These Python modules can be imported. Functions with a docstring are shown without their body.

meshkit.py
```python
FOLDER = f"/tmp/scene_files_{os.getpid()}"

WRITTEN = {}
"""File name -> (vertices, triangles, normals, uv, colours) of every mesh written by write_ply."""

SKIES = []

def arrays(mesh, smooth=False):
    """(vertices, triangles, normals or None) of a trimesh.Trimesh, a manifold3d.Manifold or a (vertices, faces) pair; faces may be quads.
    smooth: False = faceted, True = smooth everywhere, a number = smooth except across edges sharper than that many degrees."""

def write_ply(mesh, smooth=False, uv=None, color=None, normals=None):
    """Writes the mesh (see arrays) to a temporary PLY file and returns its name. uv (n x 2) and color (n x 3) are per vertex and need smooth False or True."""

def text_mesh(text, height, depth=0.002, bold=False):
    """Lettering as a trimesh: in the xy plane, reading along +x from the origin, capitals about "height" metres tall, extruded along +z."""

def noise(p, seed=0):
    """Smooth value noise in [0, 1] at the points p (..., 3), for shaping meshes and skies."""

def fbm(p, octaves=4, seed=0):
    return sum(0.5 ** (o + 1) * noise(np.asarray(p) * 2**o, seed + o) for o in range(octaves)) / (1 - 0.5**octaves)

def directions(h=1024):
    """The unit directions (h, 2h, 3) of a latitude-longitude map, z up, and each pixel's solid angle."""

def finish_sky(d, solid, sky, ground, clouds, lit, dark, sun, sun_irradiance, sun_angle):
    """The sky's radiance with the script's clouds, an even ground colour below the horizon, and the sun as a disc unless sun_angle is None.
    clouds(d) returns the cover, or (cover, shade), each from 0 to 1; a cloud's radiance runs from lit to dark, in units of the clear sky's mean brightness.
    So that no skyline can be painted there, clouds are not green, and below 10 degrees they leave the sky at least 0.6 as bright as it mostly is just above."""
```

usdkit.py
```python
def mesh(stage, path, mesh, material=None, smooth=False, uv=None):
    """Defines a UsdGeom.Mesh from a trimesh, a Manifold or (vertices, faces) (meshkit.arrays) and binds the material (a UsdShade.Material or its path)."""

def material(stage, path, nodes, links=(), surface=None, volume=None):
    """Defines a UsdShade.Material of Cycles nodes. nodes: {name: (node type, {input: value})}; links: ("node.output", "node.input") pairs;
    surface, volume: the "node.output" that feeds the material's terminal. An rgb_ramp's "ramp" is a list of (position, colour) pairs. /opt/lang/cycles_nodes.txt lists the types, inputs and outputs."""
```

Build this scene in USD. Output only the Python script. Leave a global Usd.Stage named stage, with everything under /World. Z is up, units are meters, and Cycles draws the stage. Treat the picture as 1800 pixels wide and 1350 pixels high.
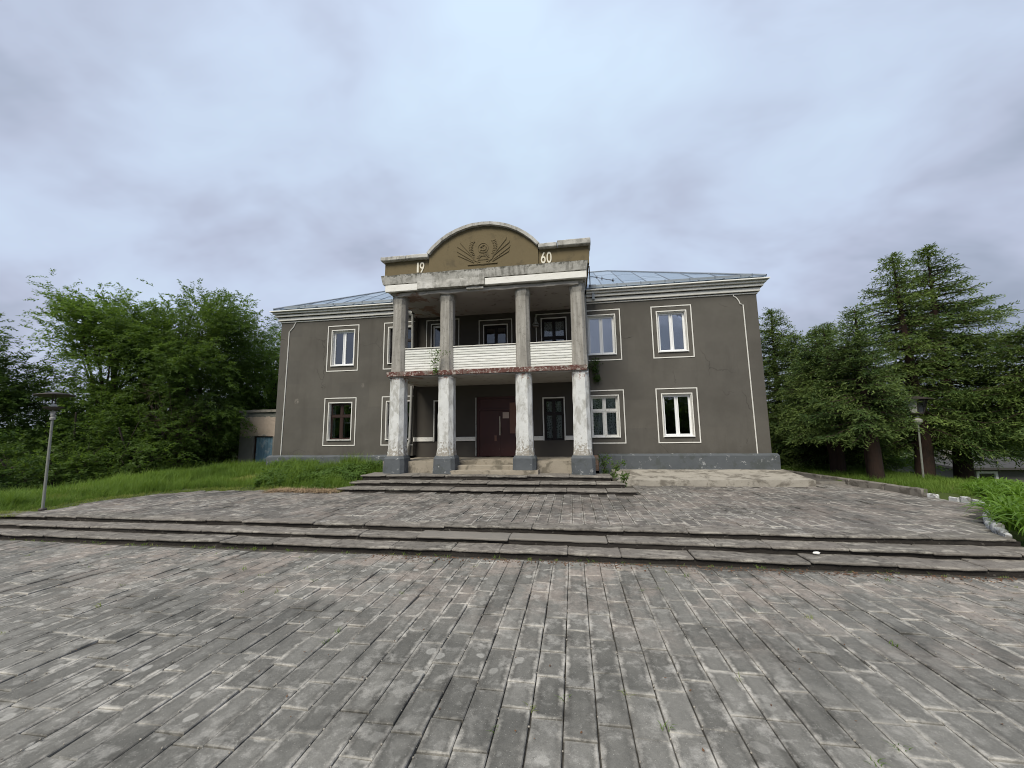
import math, random
import numpy as np, trimesh, shapely
from shapely.geometry import Polygon, box as sbox, LineString
from shapely import affinity
import usdkit, meshkit
from pxr import Usd, UsdGeom, UsdLux, UsdShade, Gf, Sdf, Vt

stage = Usd.Stage.CreateInMemory()
UsdGeom.SetStageUpAxis(stage, UsdGeom.Tokens.z)
UsdGeom.SetStageMetersPerUnit(stage, 1.0)
WORLD = UsdGeom.Xform.Define(stage, '/World')
stage.SetDefaultPrim(WORLD.GetPrim())
UsdGeom.Scope.Define(stage, '/World/Looks')

# ---------------------------------------------------------------- material graphs
class Node:
    def __init__(s, name): s._n = name
    def __getattr__(s, k): return Ref(s._n + '.' + k)
class Ref(str): pass
class G:
    def __init__(s): s.nodes, s.links = {}, []
    def __call__(s, kind, **kw):
        name = f'n{len(s.nodes)}'
        vals = {}
        for k, v in kw.items():
            if isinstance(v, Ref): s.links.append((str(v), f'{name}.{k}'))
            else: vals[k] = v
        s.nodes[name] = (kind, vals)
        return Node(name)
    def noise(s, vec, scale, detail=4, rough=.55, dist=0): return s('noise_texture', vector=vec, scale=scale, detail=detail, roughness=rough, distortion=dist).fac
    def ramp(s, fac, *stops): return s('rgb_ramp', fac=fac, ramp=list(stops)).color
    def val(s, fac, *stops): return s('rgb_to_bw', color=s('rgb_ramp', fac=fac, ramp=[(p, (v, v, v)) for p, v in stops]).color).val
    def mix(s, fac, a, b, blend='mix'): return s('mix_color', blend_type=blend, fac=fac, a=a, b=b).result
    def m(s, op, a, b=.5, c=0, clamp=False): return s('math', math_type=op, value1=a, value2=b, value3=c, use_clamp=clamp).value
    def xyz(s, vec): return s('separate_xyz', vector=vec)
    def scaled(s, vec, sc): return s('mapping', mapping_type='point', vector=vec, scale=sc).vector
def material(name, g, surface): return usdkit.material(stage, '/World/Looks/' + name, g.nodes, g.links, surface=str(surface))

# ================================================================ CAMERA
FPX, YAW, PIT, ROLL, H = 675.0, math.radians(8.87), math.radians(7.37), math.radians(-0.73), 1.77
fw = np.array([-math.sin(YAW) * math.cos(PIT), math.cos(YAW) * math.cos(PIT), math.sin(PIT)])
r0 = np.array([math.cos(YAW), math.sin(YAW), 0]); u0 = np.cross(r0, fw)
rt = r0 * math.cos(ROLL) + u0 * math.sin(ROLL); up = -r0 * math.sin(ROLL) + u0 * math.cos(ROLL)
cam = UsdGeom.Camera.Define(stage, '/World/camera')
M4 = np.eye(4); M4[0, :3], M4[1, :3], M4[2, :3], M4[3, :3] = rt, up, -fw, (0, 0, H)
cam.AddTransformOp().Set(Gf.Matrix4d(*[float(x) for x in M4.ravel()]))
cam.CreateHorizontalApertureAttr(36.0); cam.CreateVerticalApertureAttr(27.0)
cam.CreateFocalLengthAttr(36.0 * FPX / 1800); cam.CreateClippingRangeAttr(Gf.Vec2f(.05, 3000))
cam.CreateExposureAttr(1.33)

# ================================================================ SKY AND LIGHT (overcast)
SUN_EL, SUN_AZ = math.radians(50), math.radians(200)           # azimuth = atan2(x, y): behind the camera, a little to the left
sund = np.array([math.sin(SUN_AZ) * math.cos(SUN_EL), math.cos(SUN_AZ) * math.cos(SUN_EL), math.sin(SUN_EL)])
g = G()
d = g('texture_coordinate').generated
sky = g('sky_texture', sky_type='single_scattering', sun_disc=False, sun_elevation=SUN_EL, sun_rotation=SUN_AZ, altitude=150, aerosol_density=2.0).color
z = g.xyz(d).z
# project the direction on a flat cloud deck so that the cloud forms get smaller and flatter towards the horizon
flat = g('vector_math', math_type='divide', vector1=d, vector2=g('combine_xyz', x=g.m('add', g.m('maximum', z, 0), .5), y=g.m('add', g.m('maximum', z, 0), .5), z=1.0).vector).vector
c1 = g.noise(g.scaled(flat, (1.0, 1.2, .4)), .95, 3, .45, .2)
c2 = g.noise(g('mapping', mapping_type='point', vector=flat, location=(3.1, 1.7, .2), scale=(1, 1.3, .5)).vector, 2.7, 4, .5, .25)
# the thinnest, brightest part of the deck lies high ahead; it thickens to both sides
thin = g('vector_math', math_type='dot_product', vector1=d, vector2=(-.135, .742, .657)).value
lobe = g('map_range', value=thin, from_min=.45, from_max=1.0, to_min=0, to_max=1, clamp=True).result
c3 = g.noise(g('mapping', mapping_type='point', vector=flat, location=(9.1, 4.2, .2), scale=(1, 1.5, .5)).vector, 5.5, 5, .55, .4)
f_ = g.m('add', g.m('add', g.m('add', g.m('multiply', c1, .42), g.m('multiply', c2, .5)), g.m('multiply', lobe, .17)), g.m('multiply', g.m('subtract', c3, .5), .13))
cloud = g.ramp(f_, (.39, (2.6, 3.05, 3.9)), (.47, (3.3, 3.8, 4.8)), (.535, (4.1, 4.6, 5.8)), (.62, (4.8, 5.6, 7.0)), (.74, (5.3, 6.45, 7.75)))
low = g.val(z, (0, .95), (.25, .96), (.6, 1.0), (1, 1.2))
warm = g.ramp(z, (0, (1.03, .99, .97)), (.3, (1.01, .99, 1.0)), (.6, (1, 1, 1)))
cloud = g.mix(1.0, g.mix(1.0, cloud, warm, 'multiply'), g('combine_color', r=low, g=low, b=low).color, 'multiply')
col = g.mix(.94, sky, cloud)
dm = material('overcast_sky', g, g('background_shader', color=col, strength=.0505).background)
dome = UsdLux.DomeLight.Define(stage, '/World/sky'); dome.CreateIntensityAttr(1.0)
UsdShade.MaterialBindingAPI.Apply(dome.GetPrim()).Bind(dm)
dome.GetPrim().SetCustomDataByKey('kind', 'structure')
sun = UsdLux.DistantLight.Define(stage, '/World/daylight')
sun.CreateIntensityAttr(.4); sun.CreateAngleAttr(28.0); sun.CreateNormalizeAttr(True); sun.CreateColorAttr(Gf.Vec3f(1, .94, .80))
zx = np.cross([0, 0, 1], sund); zx /= np.linalg.norm(zx); zy = np.cross(sund, zx)
S4 = np.eye(4); S4[0, :3], S4[1, :3], S4[2, :3] = zx, zy, sund
sun.AddTransformOp().Set(Gf.Matrix4d(*[float(x) for x in S4.ravel()]))

# ================================================================ HELPERS
used = {}
def numbered(parent, name):
    k = used.get((parent, name), 0); used[(parent, name)] = k + 1
    return f'{parent}/{name}' + (f'_{k:03d}' if k else '')
def path_of(p): return '/World' if p is None else p
def tag(path, label=None, cat=None, group=None, kind=None):
    p = stage.GetPrimAtPath(path)
    for k, v in (('label', label), ('category', cat), ('group', group), ('kind', kind)):
        if v: p.SetCustomDataByKey(k, v)
    return path
def thing(name, label=None, cat=None, group=None, kind=None, loc=None, rot=None, parent=None, scale=None):
    path = numbered(path_of(parent), name)
    x = UsdGeom.Xform.Define(stage, path)
    if loc is not None: x.AddTranslateOp().Set(Gf.Vec3d(*map(float, loc)))
    if rot is not None: x.AddRotateZOp().Set(float(rot))
    if scale is not None: x.AddScaleOp().Set(Gf.Vec3f(*map(float, np.broadcast_to(scale, 3))))
    return tag(path, label, cat, group, kind)
def obj(name, mesh, mat, parent=None, label=None, cat=None, group=None, kind=None, smooth=False, uv=None, tone=None):
    path = numbered(path_of(parent), name)
    m = usdkit.mesh(stage, path, mesh, mat, smooth=smooth, uv=uv)
    if tone is not None:
        UsdGeom.PrimvarsAPI(m).CreatePrimvar('tone', Sdf.ValueTypeNames.FloatArray, 'vertex').Set(Vt.FloatArray.FromNumpy(np.asarray(tone, np.float32)))
    return tag(path, label, cat, group, kind)
def copy_of(src, name, loc, rot=0, scale=1, label=None, cat=None, group=None):
    path = numbered('/World', name)
    x = UsdGeom.Xform.Define(stage, path)
    x.GetPrim().GetReferences().AddInternalReference(src); x.GetPrim().SetInstanceable(True)
    x.ClearXformOpOrder()
    for a in list(x.GetPrim().GetAttributes()): pass
    x.AddTranslateOp(opSuffix='c').Set(Gf.Vec3d(*map(float, loc))); x.AddRotateZOp(opSuffix='c').Set(float(rot)); x.AddScaleOp(opSuffix='c').Set(Gf.Vec3f(*map(float, np.broadcast_to(scale, 3))))
    return tag(path, label, cat, group)
cat_ = trimesh.util.concatenate
def bx(x0, x1, y0, y1, z0, z1):
    b = trimesh.creation.box((x1 - x0, y1 - y0, z1 - z0)); b.apply_translation(((x0 + x1) / 2, (y0 + y1) / 2, (z0 + z1) / 2)); return b
def cbx(x0, x1, y0, y1, z0, z1, c=.006):
    """a box with chamfered edges (hull of three inset slabs)"""
    pts = []
    for a, b_, e in ((0, c, c), (c, 0, c), (c, c, 0)):
        for x in (x0 + a, x1 - a):
            for y in (y0 + b_, y1 - b_):
                for z_ in (z0 + e, z1 - e): pts.append((x, y, z_))
    return trimesh.convex.convex_hull(np.array(pts))
def extr(poly, y0, y1):
    """a polygon of (x, z) extruded from y0 to y1"""
    ps = poly.geoms if hasattr(poly, 'geoms') else [poly]
    out = []
    for p in ps:
        m = trimesh.creation.extrude_polygon(p, y1 - y0, engine='earcut')
        v = m.vertices.copy(); m.vertices = np.c_[v[:, 0], y1 - v[:, 2], v[:, 1]]
        out.append(m)
    return cat_(out)
def extz(poly, z0, z1):
    ps = poly.geoms if hasattr(poly, 'geoms') else [poly]
    out = []
    for p in ps:
        m = trimesh.creation.extrude_polygon(p, z1 - z0, engine='earcut'); m.apply_translation((0, 0, z0)); out.append(m)
    return cat_(out)
def tube(pts, radii, n=8):
    pts = np.asarray(pts, float); radii = np.broadcast_to(radii, len(pts))
    t = np.gradient(pts, axis=0); t /= np.linalg.norm(t, axis=1, keepdims=True) + 1e-12
    ref = np.array([0, 0, 1.]) if abs(t[:, 2]).mean() < .8 else np.array([1., 0, 0])
    a = np.cross(t, ref); a /= np.linalg.norm(a, axis=1, keepdims=True) + 1e-12; b = np.cross(t, a)
    th = np.linspace(0, 2 * np.pi, n, endpoint=False)
    v = pts[:, None] + radii[:, None, None] * (np.cos(th)[None, :, None] * a[:, None] + np.sin(th)[None, :, None] * b[:, None])
    k = len(pts); i = np.arange(k - 1)[:, None] * n; j = np.arange(n)[None]
    q = np.stack([i + j, i + (j + 1) % n, i + n + (j + 1) % n, i + n + j], -1).reshape(-1, 4)
    f = np.vstack([q[:, [0, 1, 2]], q[:, [0, 2, 3]]])
    v = np.vstack([v.reshape(-1, 3), pts[0], pts[-1]]); c0, c1_ = len(v) - 2, len(v) - 1
    f = np.vstack([f, [[c0, (x + 1) % n, x] for x in range(n)], [[c1_, (k - 1) * n + x, (k - 1) * n + (x + 1) % n] for x in range(n)]])
    return trimesh.Trimesh(v, f[:, ::-1], process=False)
def lathe(profile, n=20, at=(0, 0, 0)):
    m = trimesh.creation.revolve(np.asarray(profile, float), sections=n); m.apply_translation(at); return m
def ngon_prism(sections, chamfer=None):
    """loft of stacked outlines: sections = [(outline (n,2), z), ...]"""
    n = len(sections[0][0]); v = np.vstack([np.c_[o, np.full(n, z_)] for o, z_ in sections]); f = []
    for k in range(len(sections) - 1):
        for j in range(n):
            a, b = k * n + j, k * n + (j + 1) % n
            f += [[a, b, b + n], [a, b + n, a + n]]
    c0, c1_ = len(v), len(v) + 1
    v = np.vstack([v, [*sections[0][0].mean(0), sections[0][1]], [*sections[-1][0].mean(0), sections[-1][1]]])
    top = (len(sections) - 1) * n
    for j in range(n): f += [[c0, (j + 1) % n, j], [c1_, top + j, top + (j + 1) % n]]
    return trimesh.Trimesh(v, np.array(f), process=False)
def chamfer_square(w, c, cx=0, cy=0):
    h = w / 2; p = [(-h + c, -h), (h - c, -h), (h, -h + c), (h, h - c), (h - c, h), (-h + c, h), (-h, h - c), (-h, -h + c)]
    return np.array(p) + (cx, cy)
def rough(mesh, amp, scale, edge=None, seed=0):
    """subdivides to edge length and displaces by noise: worn concrete"""
    m = mesh.copy()
    if edge:
        m.merge_vertices(); v, f = np.array(m.vertices), np.array(m.faces)
        for _ in range(400):        # bisect every edge that is too long, longest first
            e = v[f[:, [1, 2, 0]]] - v[f]; L = np.linalg.norm(e, axis=2); k = L.argmax(1); long_ = L[np.arange(len(f)), k] > edge
            if not long_.any(): break
            F, kk = f[long_], k[long_]; r_ = np.arange(len(F)); A, B_, C = F[r_, kk], F[r_, (kk + 1) % 3], F[r_, (kk + 2) % 3]
            key, inv = np.unique(np.sort(np.c_[A, B_], 1), axis=0, return_inverse=True); inv = inv.ravel() + len(v)
            v = np.vstack([v, (v[key[:, 0]] + v[key[:, 1]]) / 2])
            f = np.vstack([f[~long_], np.c_[A, inv, C], np.c_[inv, B_, C]])
        m = trimesh.Trimesh(v, f, process=False)
    n = np.stack([meshkit.fbm(m.vertices * scale + 17.3 * k, 3, seed + k) - .5 for k in range(3)], 1)
    m.vertices = m.vertices + n * 2 * amp
    return m

# ================================================================ MATERIALS
def surf(name, color_fn, rough=.85, bump=None, spec=.3, metallic=0.0, coat=0.0):
    g = G(); P = g('geometry').position
    c = color_fn(g, P)
    kw = dict(base_color=c, roughness=rough if not callable(rough) else rough(g, P), specular_ior_level=spec, metallic=metallic, coat_weight=coat)
    if bump:
        h_ = bump[0](g, P); kw['normal'] = g('bump', height=h_, strength=bump[1], distance=bump[2]).normal
    return material(name, g, g('principled_bsdf', **kw).BSDF)
def mottled(base, amt=.18, scale=3.0, fine=60, stain=None):
    """even colour with broad and fine uneven tone; stain = (colour, noise scale, threshold, strength)"""
    base = np.array(base)
    def fn(g, P):
        a = g.mix(g.noise(P, scale, 5, .6), tuple(base * (1 - amt)), tuple(base * (1 + amt)))
        a = g.mix(.35, a, g.mix(g.noise(P, fine, 3, .6), tuple(base * .75), tuple(base * 1.25)))
        if stain:
            sc, ns, th, st = stain
            a = g.mix(g.m('multiply', g.val(g.noise(P, ns, 6, .65, .4), (th, 0), (th + .1, 1)), st), a, sc)
        return a
    return fn
fineb = lambda s=90: (lambda g, P: g.noise(P, s, 4, .65))

def wall_c(g, P):
    x = g.xyz(P)
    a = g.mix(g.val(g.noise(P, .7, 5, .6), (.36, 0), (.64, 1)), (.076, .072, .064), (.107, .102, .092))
    # repainted rectangles, a shade lighter or darker than the rest
    br = g('brick_texture', vector=g('combine_xyz', x=g.m('add', x.x, g.m('multiply', g.noise(P, 1.5), .18)), y=x.z, z=0.0).vector, scale=1.0, brick_width=1.25, row_height=.95, mortar_size=.0,
           color1=(.84, .85, .86), color2=(1.16, 1.14, 1.1), mortar=(1, 1, 1), offset=.37).color
    a = g.mix(.55, a, g.mix(1.0, a, br, 'multiply'))
    a = g.mix(.3, a, g.mix(g.noise(P, 45, 4, .7), (.06, .054, .048), (.17, .155, .14)))
    streak = g.noise(g.scaled(P, (2, 2, .35)), 1.3, 4, .6)
    a = g.mix(g.val(streak, (.52, 0), (.76, .35)), a, (.055, .05, .045))
    crack = g('voronoi_texture', vector=g('vector_math', math_type='add', vector1=P, vector2=g('vector_math', math_type='scale', vector1=g('noise_texture', vector=P, scale=2.2, detail=4.0).color, scale=.5).vector).vector, scale=.55, feature='distance_to_edge').distance
    a = g.mix(g.m('multiply', g.val(crack, (.0, .75), (.006, 0)), g.val(g.noise(P, .9, 3), (.52, 0), (.6, 1))), a, (.035, .032, .028))
    dirt = g.m('multiply', g.val(x.z, (0, 1), (1, 0)), 1)
    low = g('map_range', value=x.z, from_min=.9, from_max=1.5, to_min=1, to_max=0, clamp=True).result
    a = g.mix(g.m('multiply', low, g.val(g.noise(P, 2.2, 5, .6), (.4, 0), (.6, .6))), a, (.06, .054, .046))
    spots = g('voronoi_texture', vector=P, scale=.75).distance
    a = g.mix(g.m('multiply', g.val(spots, (.045, .5), (.09, 0)), g.val(g.noise(P, 14, 4, .7), (.42, 0), (.55, 1))), a, (.3, .27, .24))
    return a
M = {}
M['wall'] = surf('taupe_plaster', wall_c, .9, (lambda g, P: g.m('add', g.noise(P, 70, 4, .65), g.m('multiply', g.noise(P, 4, 3), .6)), .35, .006))
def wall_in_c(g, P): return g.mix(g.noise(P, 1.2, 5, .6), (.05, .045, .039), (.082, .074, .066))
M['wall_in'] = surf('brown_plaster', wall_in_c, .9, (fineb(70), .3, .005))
def trim_c(g, P):
    a = g.mix(g.noise(P, 7, 4, .6), (.66, .65, .62), (.8, .79, .76))
    return g.mix(g.val(g.noise(P, 18, 5, .7), (.56, 0), (.68, .55)), a, (.34, .31, .28))
M['trim'] = surf('white_trim_paint', trim_c, .75, (fineb(80), .2, .004))
def cornice_c(g, P):
    a = g.mix(g.noise(P, 2.5, 5, .6), (.68, .67, .64), (.8, .79, .76))
    return g.mix(g.val(g.noise(g.scaled(P, (1.2, 1.2, 5)), 2.6, 6, .7), (.54, 0), (.7, .55)), a, (.34, .31, .27))
M['cornice'] = surf('aged_white_cornice', cornice_c, .85, (fineb(60), .25, .005))
def ent_c(g, P):
    a = g.mix(g.noise(P, 3.2, 6, .65), (.3, .29, .27), (.56, .55, .52))
    a = g.mix(g.val(g.noise(P, 4.5, 7, .72, .5), (.5, 0), (.62, .65)), a, (.19, .185, .165))
    x = g.xyz(P)
    drip = g.m('multiply', g.noise(g.scaled(P, (1, 1, .12)), 7, 5, .7), 1)
    a = g.mix(g.val(drip, (.5, 0), (.66, .7)), a, (.12, .115, .1))
    a = g.mix(g.val(g.noise(P, 1.3, 4, .6), (.53, 0), (.6, .6)), a, (.6, .59, .57))
    moss = g.m('add', g('map_range', value=x.z, from_min=6.72, from_max=6.88, to_min=-.14, to_max=.1, clamp=True).result, g.noise(P, 10, 6, .75))
    a = g.mix(g.m('multiply', g.val(moss, (.52, 0), (.6, .85)), g.m('less_than', x.z, 6.92)), a, (.085, .085, .07))
    return a
M['ent'] = surf('weathered_whitewash', ent_c, .9, (lambda g, P: g.noise(P, 26, 6, .7), .6, .015))
def colw_c(g, P):
    x = g.xyz(P)
    a = g.mix(g.noise(P, 2.4, 5, .6), (.5, .51, .51), (.72, .73, .73))
    pale = g.noise(g.scaled(P, (1, 1, .45)), 5, 6, .68, .4)
    a = g.mix(g.val(pale, (.47, 0), (.6, .75)), a, (.34, .335, .31))
    low = g('map_range', value=x.z, from_min=1.1, from_max=1.75, to_min=.18, to_max=-.05).result
    wear = g.m('add', g.noise(P, 14, 6, .72), low)
    a = g.mix(g.val(wear, (.57, 0), (.63, .85)), a, (.25, .225, .19))
    high = g('map_range', value=x.z, from_min=3.15, from_max=3.55, to_min=-.06, to_max=.16).result
    a = g.mix(g.val(g.m('add', g.noise(P, 11, 5, .7), high), (.66, 0), (.7, .8)), a, (.24, .12, .09))
    a = g.mix(g.val(g.noise(P, 40, 5, .7), (.6, 0), (.68, .5)), a, (.2, .19, .17))
    return a
M['col_low'] = surf('worn_whitewash_column', colw_c, .88, (lambda g, P: g.noise(P, 22, 6, .7), .5, .012))
def colu_c(g, P):
    a = g.mix(g.noise(P, 2.2, 5, .6), (.2, .188, .17), (.32, .305, .28))
    st = g.noise(g.scaled(P, (3, 3, .22)), 4, 5, .65)
    a = g.mix(g.val(st, (.45, 0), (.62, .7)), a, (.42, .405, .375))
    a = g.mix(g.val(g.noise(P, 13, 6, .72), (.55, 0), (.64, .55)), a, (.14, .13, .115))
    return a
M['col_up'] = surf('bare_grey_column', colu_c, .9, (lambda g, P: g.noise(P, 24, 6, .7), .5, .012))
def slab_c(g, P):
    a = g.mix(g.noise(P, 6, 5, .65), (.075, .033, .028), (.155, .07, .058))
    a = g.mix(g.val(g.noise(P, 13, 6, .75, .6), (.53, 0), (.57, .9)), a, (.42, .38, .35))
    a = g.mix(g.val(g.noise(P, 4.3, 5, .65), (.55, 0), (.63, .8)), a, (.16, .14, .12))
    return a
M['slab'] = surf('peeling_red_paint', slab_c, .85, (lambda g, P: g.noise(P, 16, 6, .75), .9, .02))
def soff_c(g, P):
    a = g.mix(g.noise(P, 1.1, 5, .6), (.27, .255, .235), (.42, .4, .375))
    a = g.mix(g.val(g.m('add', g.noise(P, 1.7, 5, .65, .5), g('map_range', value=g.xyz(P).x, from_min=-3.6, from_max=-5.2, to_min=-.08, to_max=.06, clamp=True).result), (.57, 0), (.64, .8)), a, (.19, .105, .07))
    return g.mix(g.val(g.noise(P, 3.7, 5, .65, .5), (.58, 0), (.66, .7)), a, (.14, .125, .11))
M['soffit'] = surf('stained_soffit', soff_c, .9, (fineb(30), .4, .01))
def plinth_c(g, P):
    a = g.mix(g.noise(P, 2.2, 5, .6), (.066, .075, .086), (.112, .122, .133))
    a = g.mix(g.val(g.noise(P, 3.1, 5, .65), (.53, 0), (.62, .5)), a, (.058, .066, .06))
    return g.mix(g.val(g.noise(P, 6.5, 6, .72), (.61, 0), (.65, .8)), a, (.36, .37, .38))
M['plinth'] = surf('blue_grey_plinth_paint', plinth_c, .75, (lambda g, P: g.noise(P, 18, 6, .7), .5, .012))
M['ped'] = surf('olive_brown_plaster', mottled((.15, .119, .068), .2, 1.6, 50, ((.085, .07, .045), 2.6, .56, .6)), .9, (fineb(55), .45, .008))
M['concrete'] = surf('old_concrete', mottled((.27, .25, .22), .25, 3, 60, ((.12, .11, .09), 4, .52, .8)), .92, (lambda g, P: g.noise(P, 24, 6, .72), .6, .015))
M['porch'] = surf('tan_concrete', mottled((.3, .265, .215), .25, 2.5, 60, ((.13, .115, .09), 3, .5, .8)), .92, (lambda g, P: g.noise(P, 24, 6, .72), .6, .012))
M['apron'] = surf('pale_cracked_concrete', mottled((.34, .315, .275), .35, 1.8, 60, ((.14, .125, .105), 2.6, .5, .85)), .92, (lambda g, P: g.noise(P, 20, 6, .72), .6, .015))
M['bitten'] = surf('crumbling_brick_plaster', mottled((.3, .2, .155), .3, 8, 50, ((.45, .42, .38), 5, .52, .8)), .95, (lambda g, P: g.noise(P, 20, 6, .75), .9, .03))
M['roof'] = surf('zinc_roof_sheet', lambda g, P: g.mix(g.m('multiply', g('object_info').random, .8), g.mix(g.noise(P, 1.5, 4, .5), (.2, .26, .34), (.27, .34, .43)), (.33, .4, .49)), .42, (lambda g, P: g.noise(P, 2.2, 3, .5), .25, .02), .5, .35)
M['seam'] = surf('zinc_seam', lambda g, P: g.mix(g.noise(P, 6, 3), (.13, .155, .19), (.21, .24, .28)), .5, None, .5, .35)
M['gutter'] = surf('galvanised_gutter', lambda g, P: g.mix(g.noise(P, 4, 4, .6), (.17, .2, .23), (.3, .33, .36)), .5, None, .5, .3)
M['pipe'] = surf('grey_downpipe_paint', mottled((.3, .3, .29), .25, 5, 60, ((.16, .14, .12), 6, .55, .7)), .6)
M['pvc'] = surf('white_pvc', lambda g, P: g.mix(g.noise(P, 3, 3), (.76, .77, .79), (.84, .85, .86)), .35, None, .5)
M['wood_w'] = surf('old_white_window_paint', mottled((.7, .7, .68), .1, 6, 70, ((.35, .32, .29), 14, .57, .8)), .6, (fineb(60), .3, .003))
M['wood_b'] = surf('dark_brown_window_paint', mottled((.032, .017, .014), .3, 6, 70, ((.1, .08, .07), 20, .6, .5)), .5)
M['wood_k'] = surf('near_black_window_paint', mottled((.016, .012, .013), .3, 6, 70), .5)
def door_c(g, P):
    a = g.mix(g.noise(P, 1.6, 5, .6), (.034, .0075, .0075), (.06, .014, .013))
    return g.mix(g.m('multiply', g.val(g.noise(g.scaled(P, (4, 4, 1)), 9, 5, .7), (.64, 0), (.68, .8)), g('map_range', value=g.xyz(P).z, from_min=1.0, from_max=1.5, to_min=1, to_max=0, clamp=True).result), a, (.35, .31, .28))
M['door'] = surf('maroon_door_paint', door_c, .45, (lambda g, P: g.noise(g.scaled(P, (6, 6, 1)), 8, 4), .15, .004), .5)
M['plywood'] = surf('brown_plywood', lambda g, P: g.mix(g.noise(g.scaled(P, (9, 9, 1)), 6, 5, .6), (.15, .075, .055), (.25, .135, .1)), .6)
M['paper'] = surf('paper_notice', mottled((.5, .4, .36), .12, 9, 80), .8)
M['digit'] = surf('cream_digit_paint', mottled((.72, .68, .58), .06, 12, 80), .7)
M['board'] = surf('white_painted_board', lambda g, P: g.mix(g.val(g.noise(g.scaled(P, (.8, 1, 6)), 4, 6, .7), (.52, 0), (.68, .75)), g.mix(g('object_info').random, (.6, .61, .58), (.72, .725, .7)), (.33, .33, .29)), .65, (lambda g, P: g.noise(g.scaled(P, (1, 1, 14)), 6, 4, .6), .35, .004))
M['rail'] = surf('bleached_rail', mottled((.6, .59, .55), .12, 5, 60, ((.3, .28, .25), 9, .55, .7)), .75)
M['dark_metal'] = surf('dark_lamp_metal', mottled((.035, .028, .026), .3, 8, 70, ((.09, .055, .04), 12, .55, .6)), .55, None, .5)
M['post'] = surf('grey_lamp_post_paint', mottled((.2, .21, .19), .2, 3, 70, ((.13, .1, .08), 6, .58, .7)), .55)
M['lampglass'] = surf('frosted_lamp_glass', lambda g, P: g.mix(g.noise(P, 9, 3), (.5, .5, .5), (.66, .66, .65)), .35, None, .5)
M['interior'] = surf('dim_interior', mottled((.09, .085, .08), .2, 1.5, 20), .9)
M['blind'] = surf('added_pale_blind', lambda g, P: g.mix(g.noise(g.scaled(P, (14, 14, .6)), 3, 3), (.72, .75, .8), (.84, .86, .9)), .8)  # for the added sheets that brighten the upper right panes
# window glass: clear pane that mirrors the sky at its own fresnel
def glass(name, ior, tint):
    g = G(); P = g('geometry').position
    nrm = g('bump', height=g.noise(P, 1.7, 2), strength=.12, distance=.03).normal
    return material(name, g, g('mix_closure', fac=g('fresnel', IOR=ior).fac, closure1=g('transparent_bsdf', color=tint).BSDF, closure2=g('glossy_bsdf', color=(.92, .95, 1), roughness=.015, normal=nrm).BSDF).closure)
M['glass'] = glass('window_glass', 1.75, (.88, .9, .9))
M['glass2'] = glass('double_window_glass', 2.7, (.96, .97, .98))
# lace curtain: a woven sheet with open pattern
g = G(); P = g('geometry').position
x_ = g.xyz(P)
v1 = g('voronoi_texture', vector=g.scaled(P, (1, .01, .8)), scale=17.0, feature='distance_to_edge').distance
lace = g.val(v1, (.07, 1), (.13, .0))
fold = g.noise(g.scaled(P, (1, .01, .05)), 24, 3)
g_op = g.m('maximum', lace, g.val(fold, (.45, 0.1), (.62, .6)))
M['lace'] = material('lace_curtain', g, g('mix_closure', fac=g_op, closure1=g('transparent_bsdf', color=(1, 1, 1)).BSDF, closure2=g('principled_bsdf', base_color=g.mix(fold, (.7, .72, .74), (.88, .89, .9)), roughness=.9).BSDF).closure)

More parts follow.
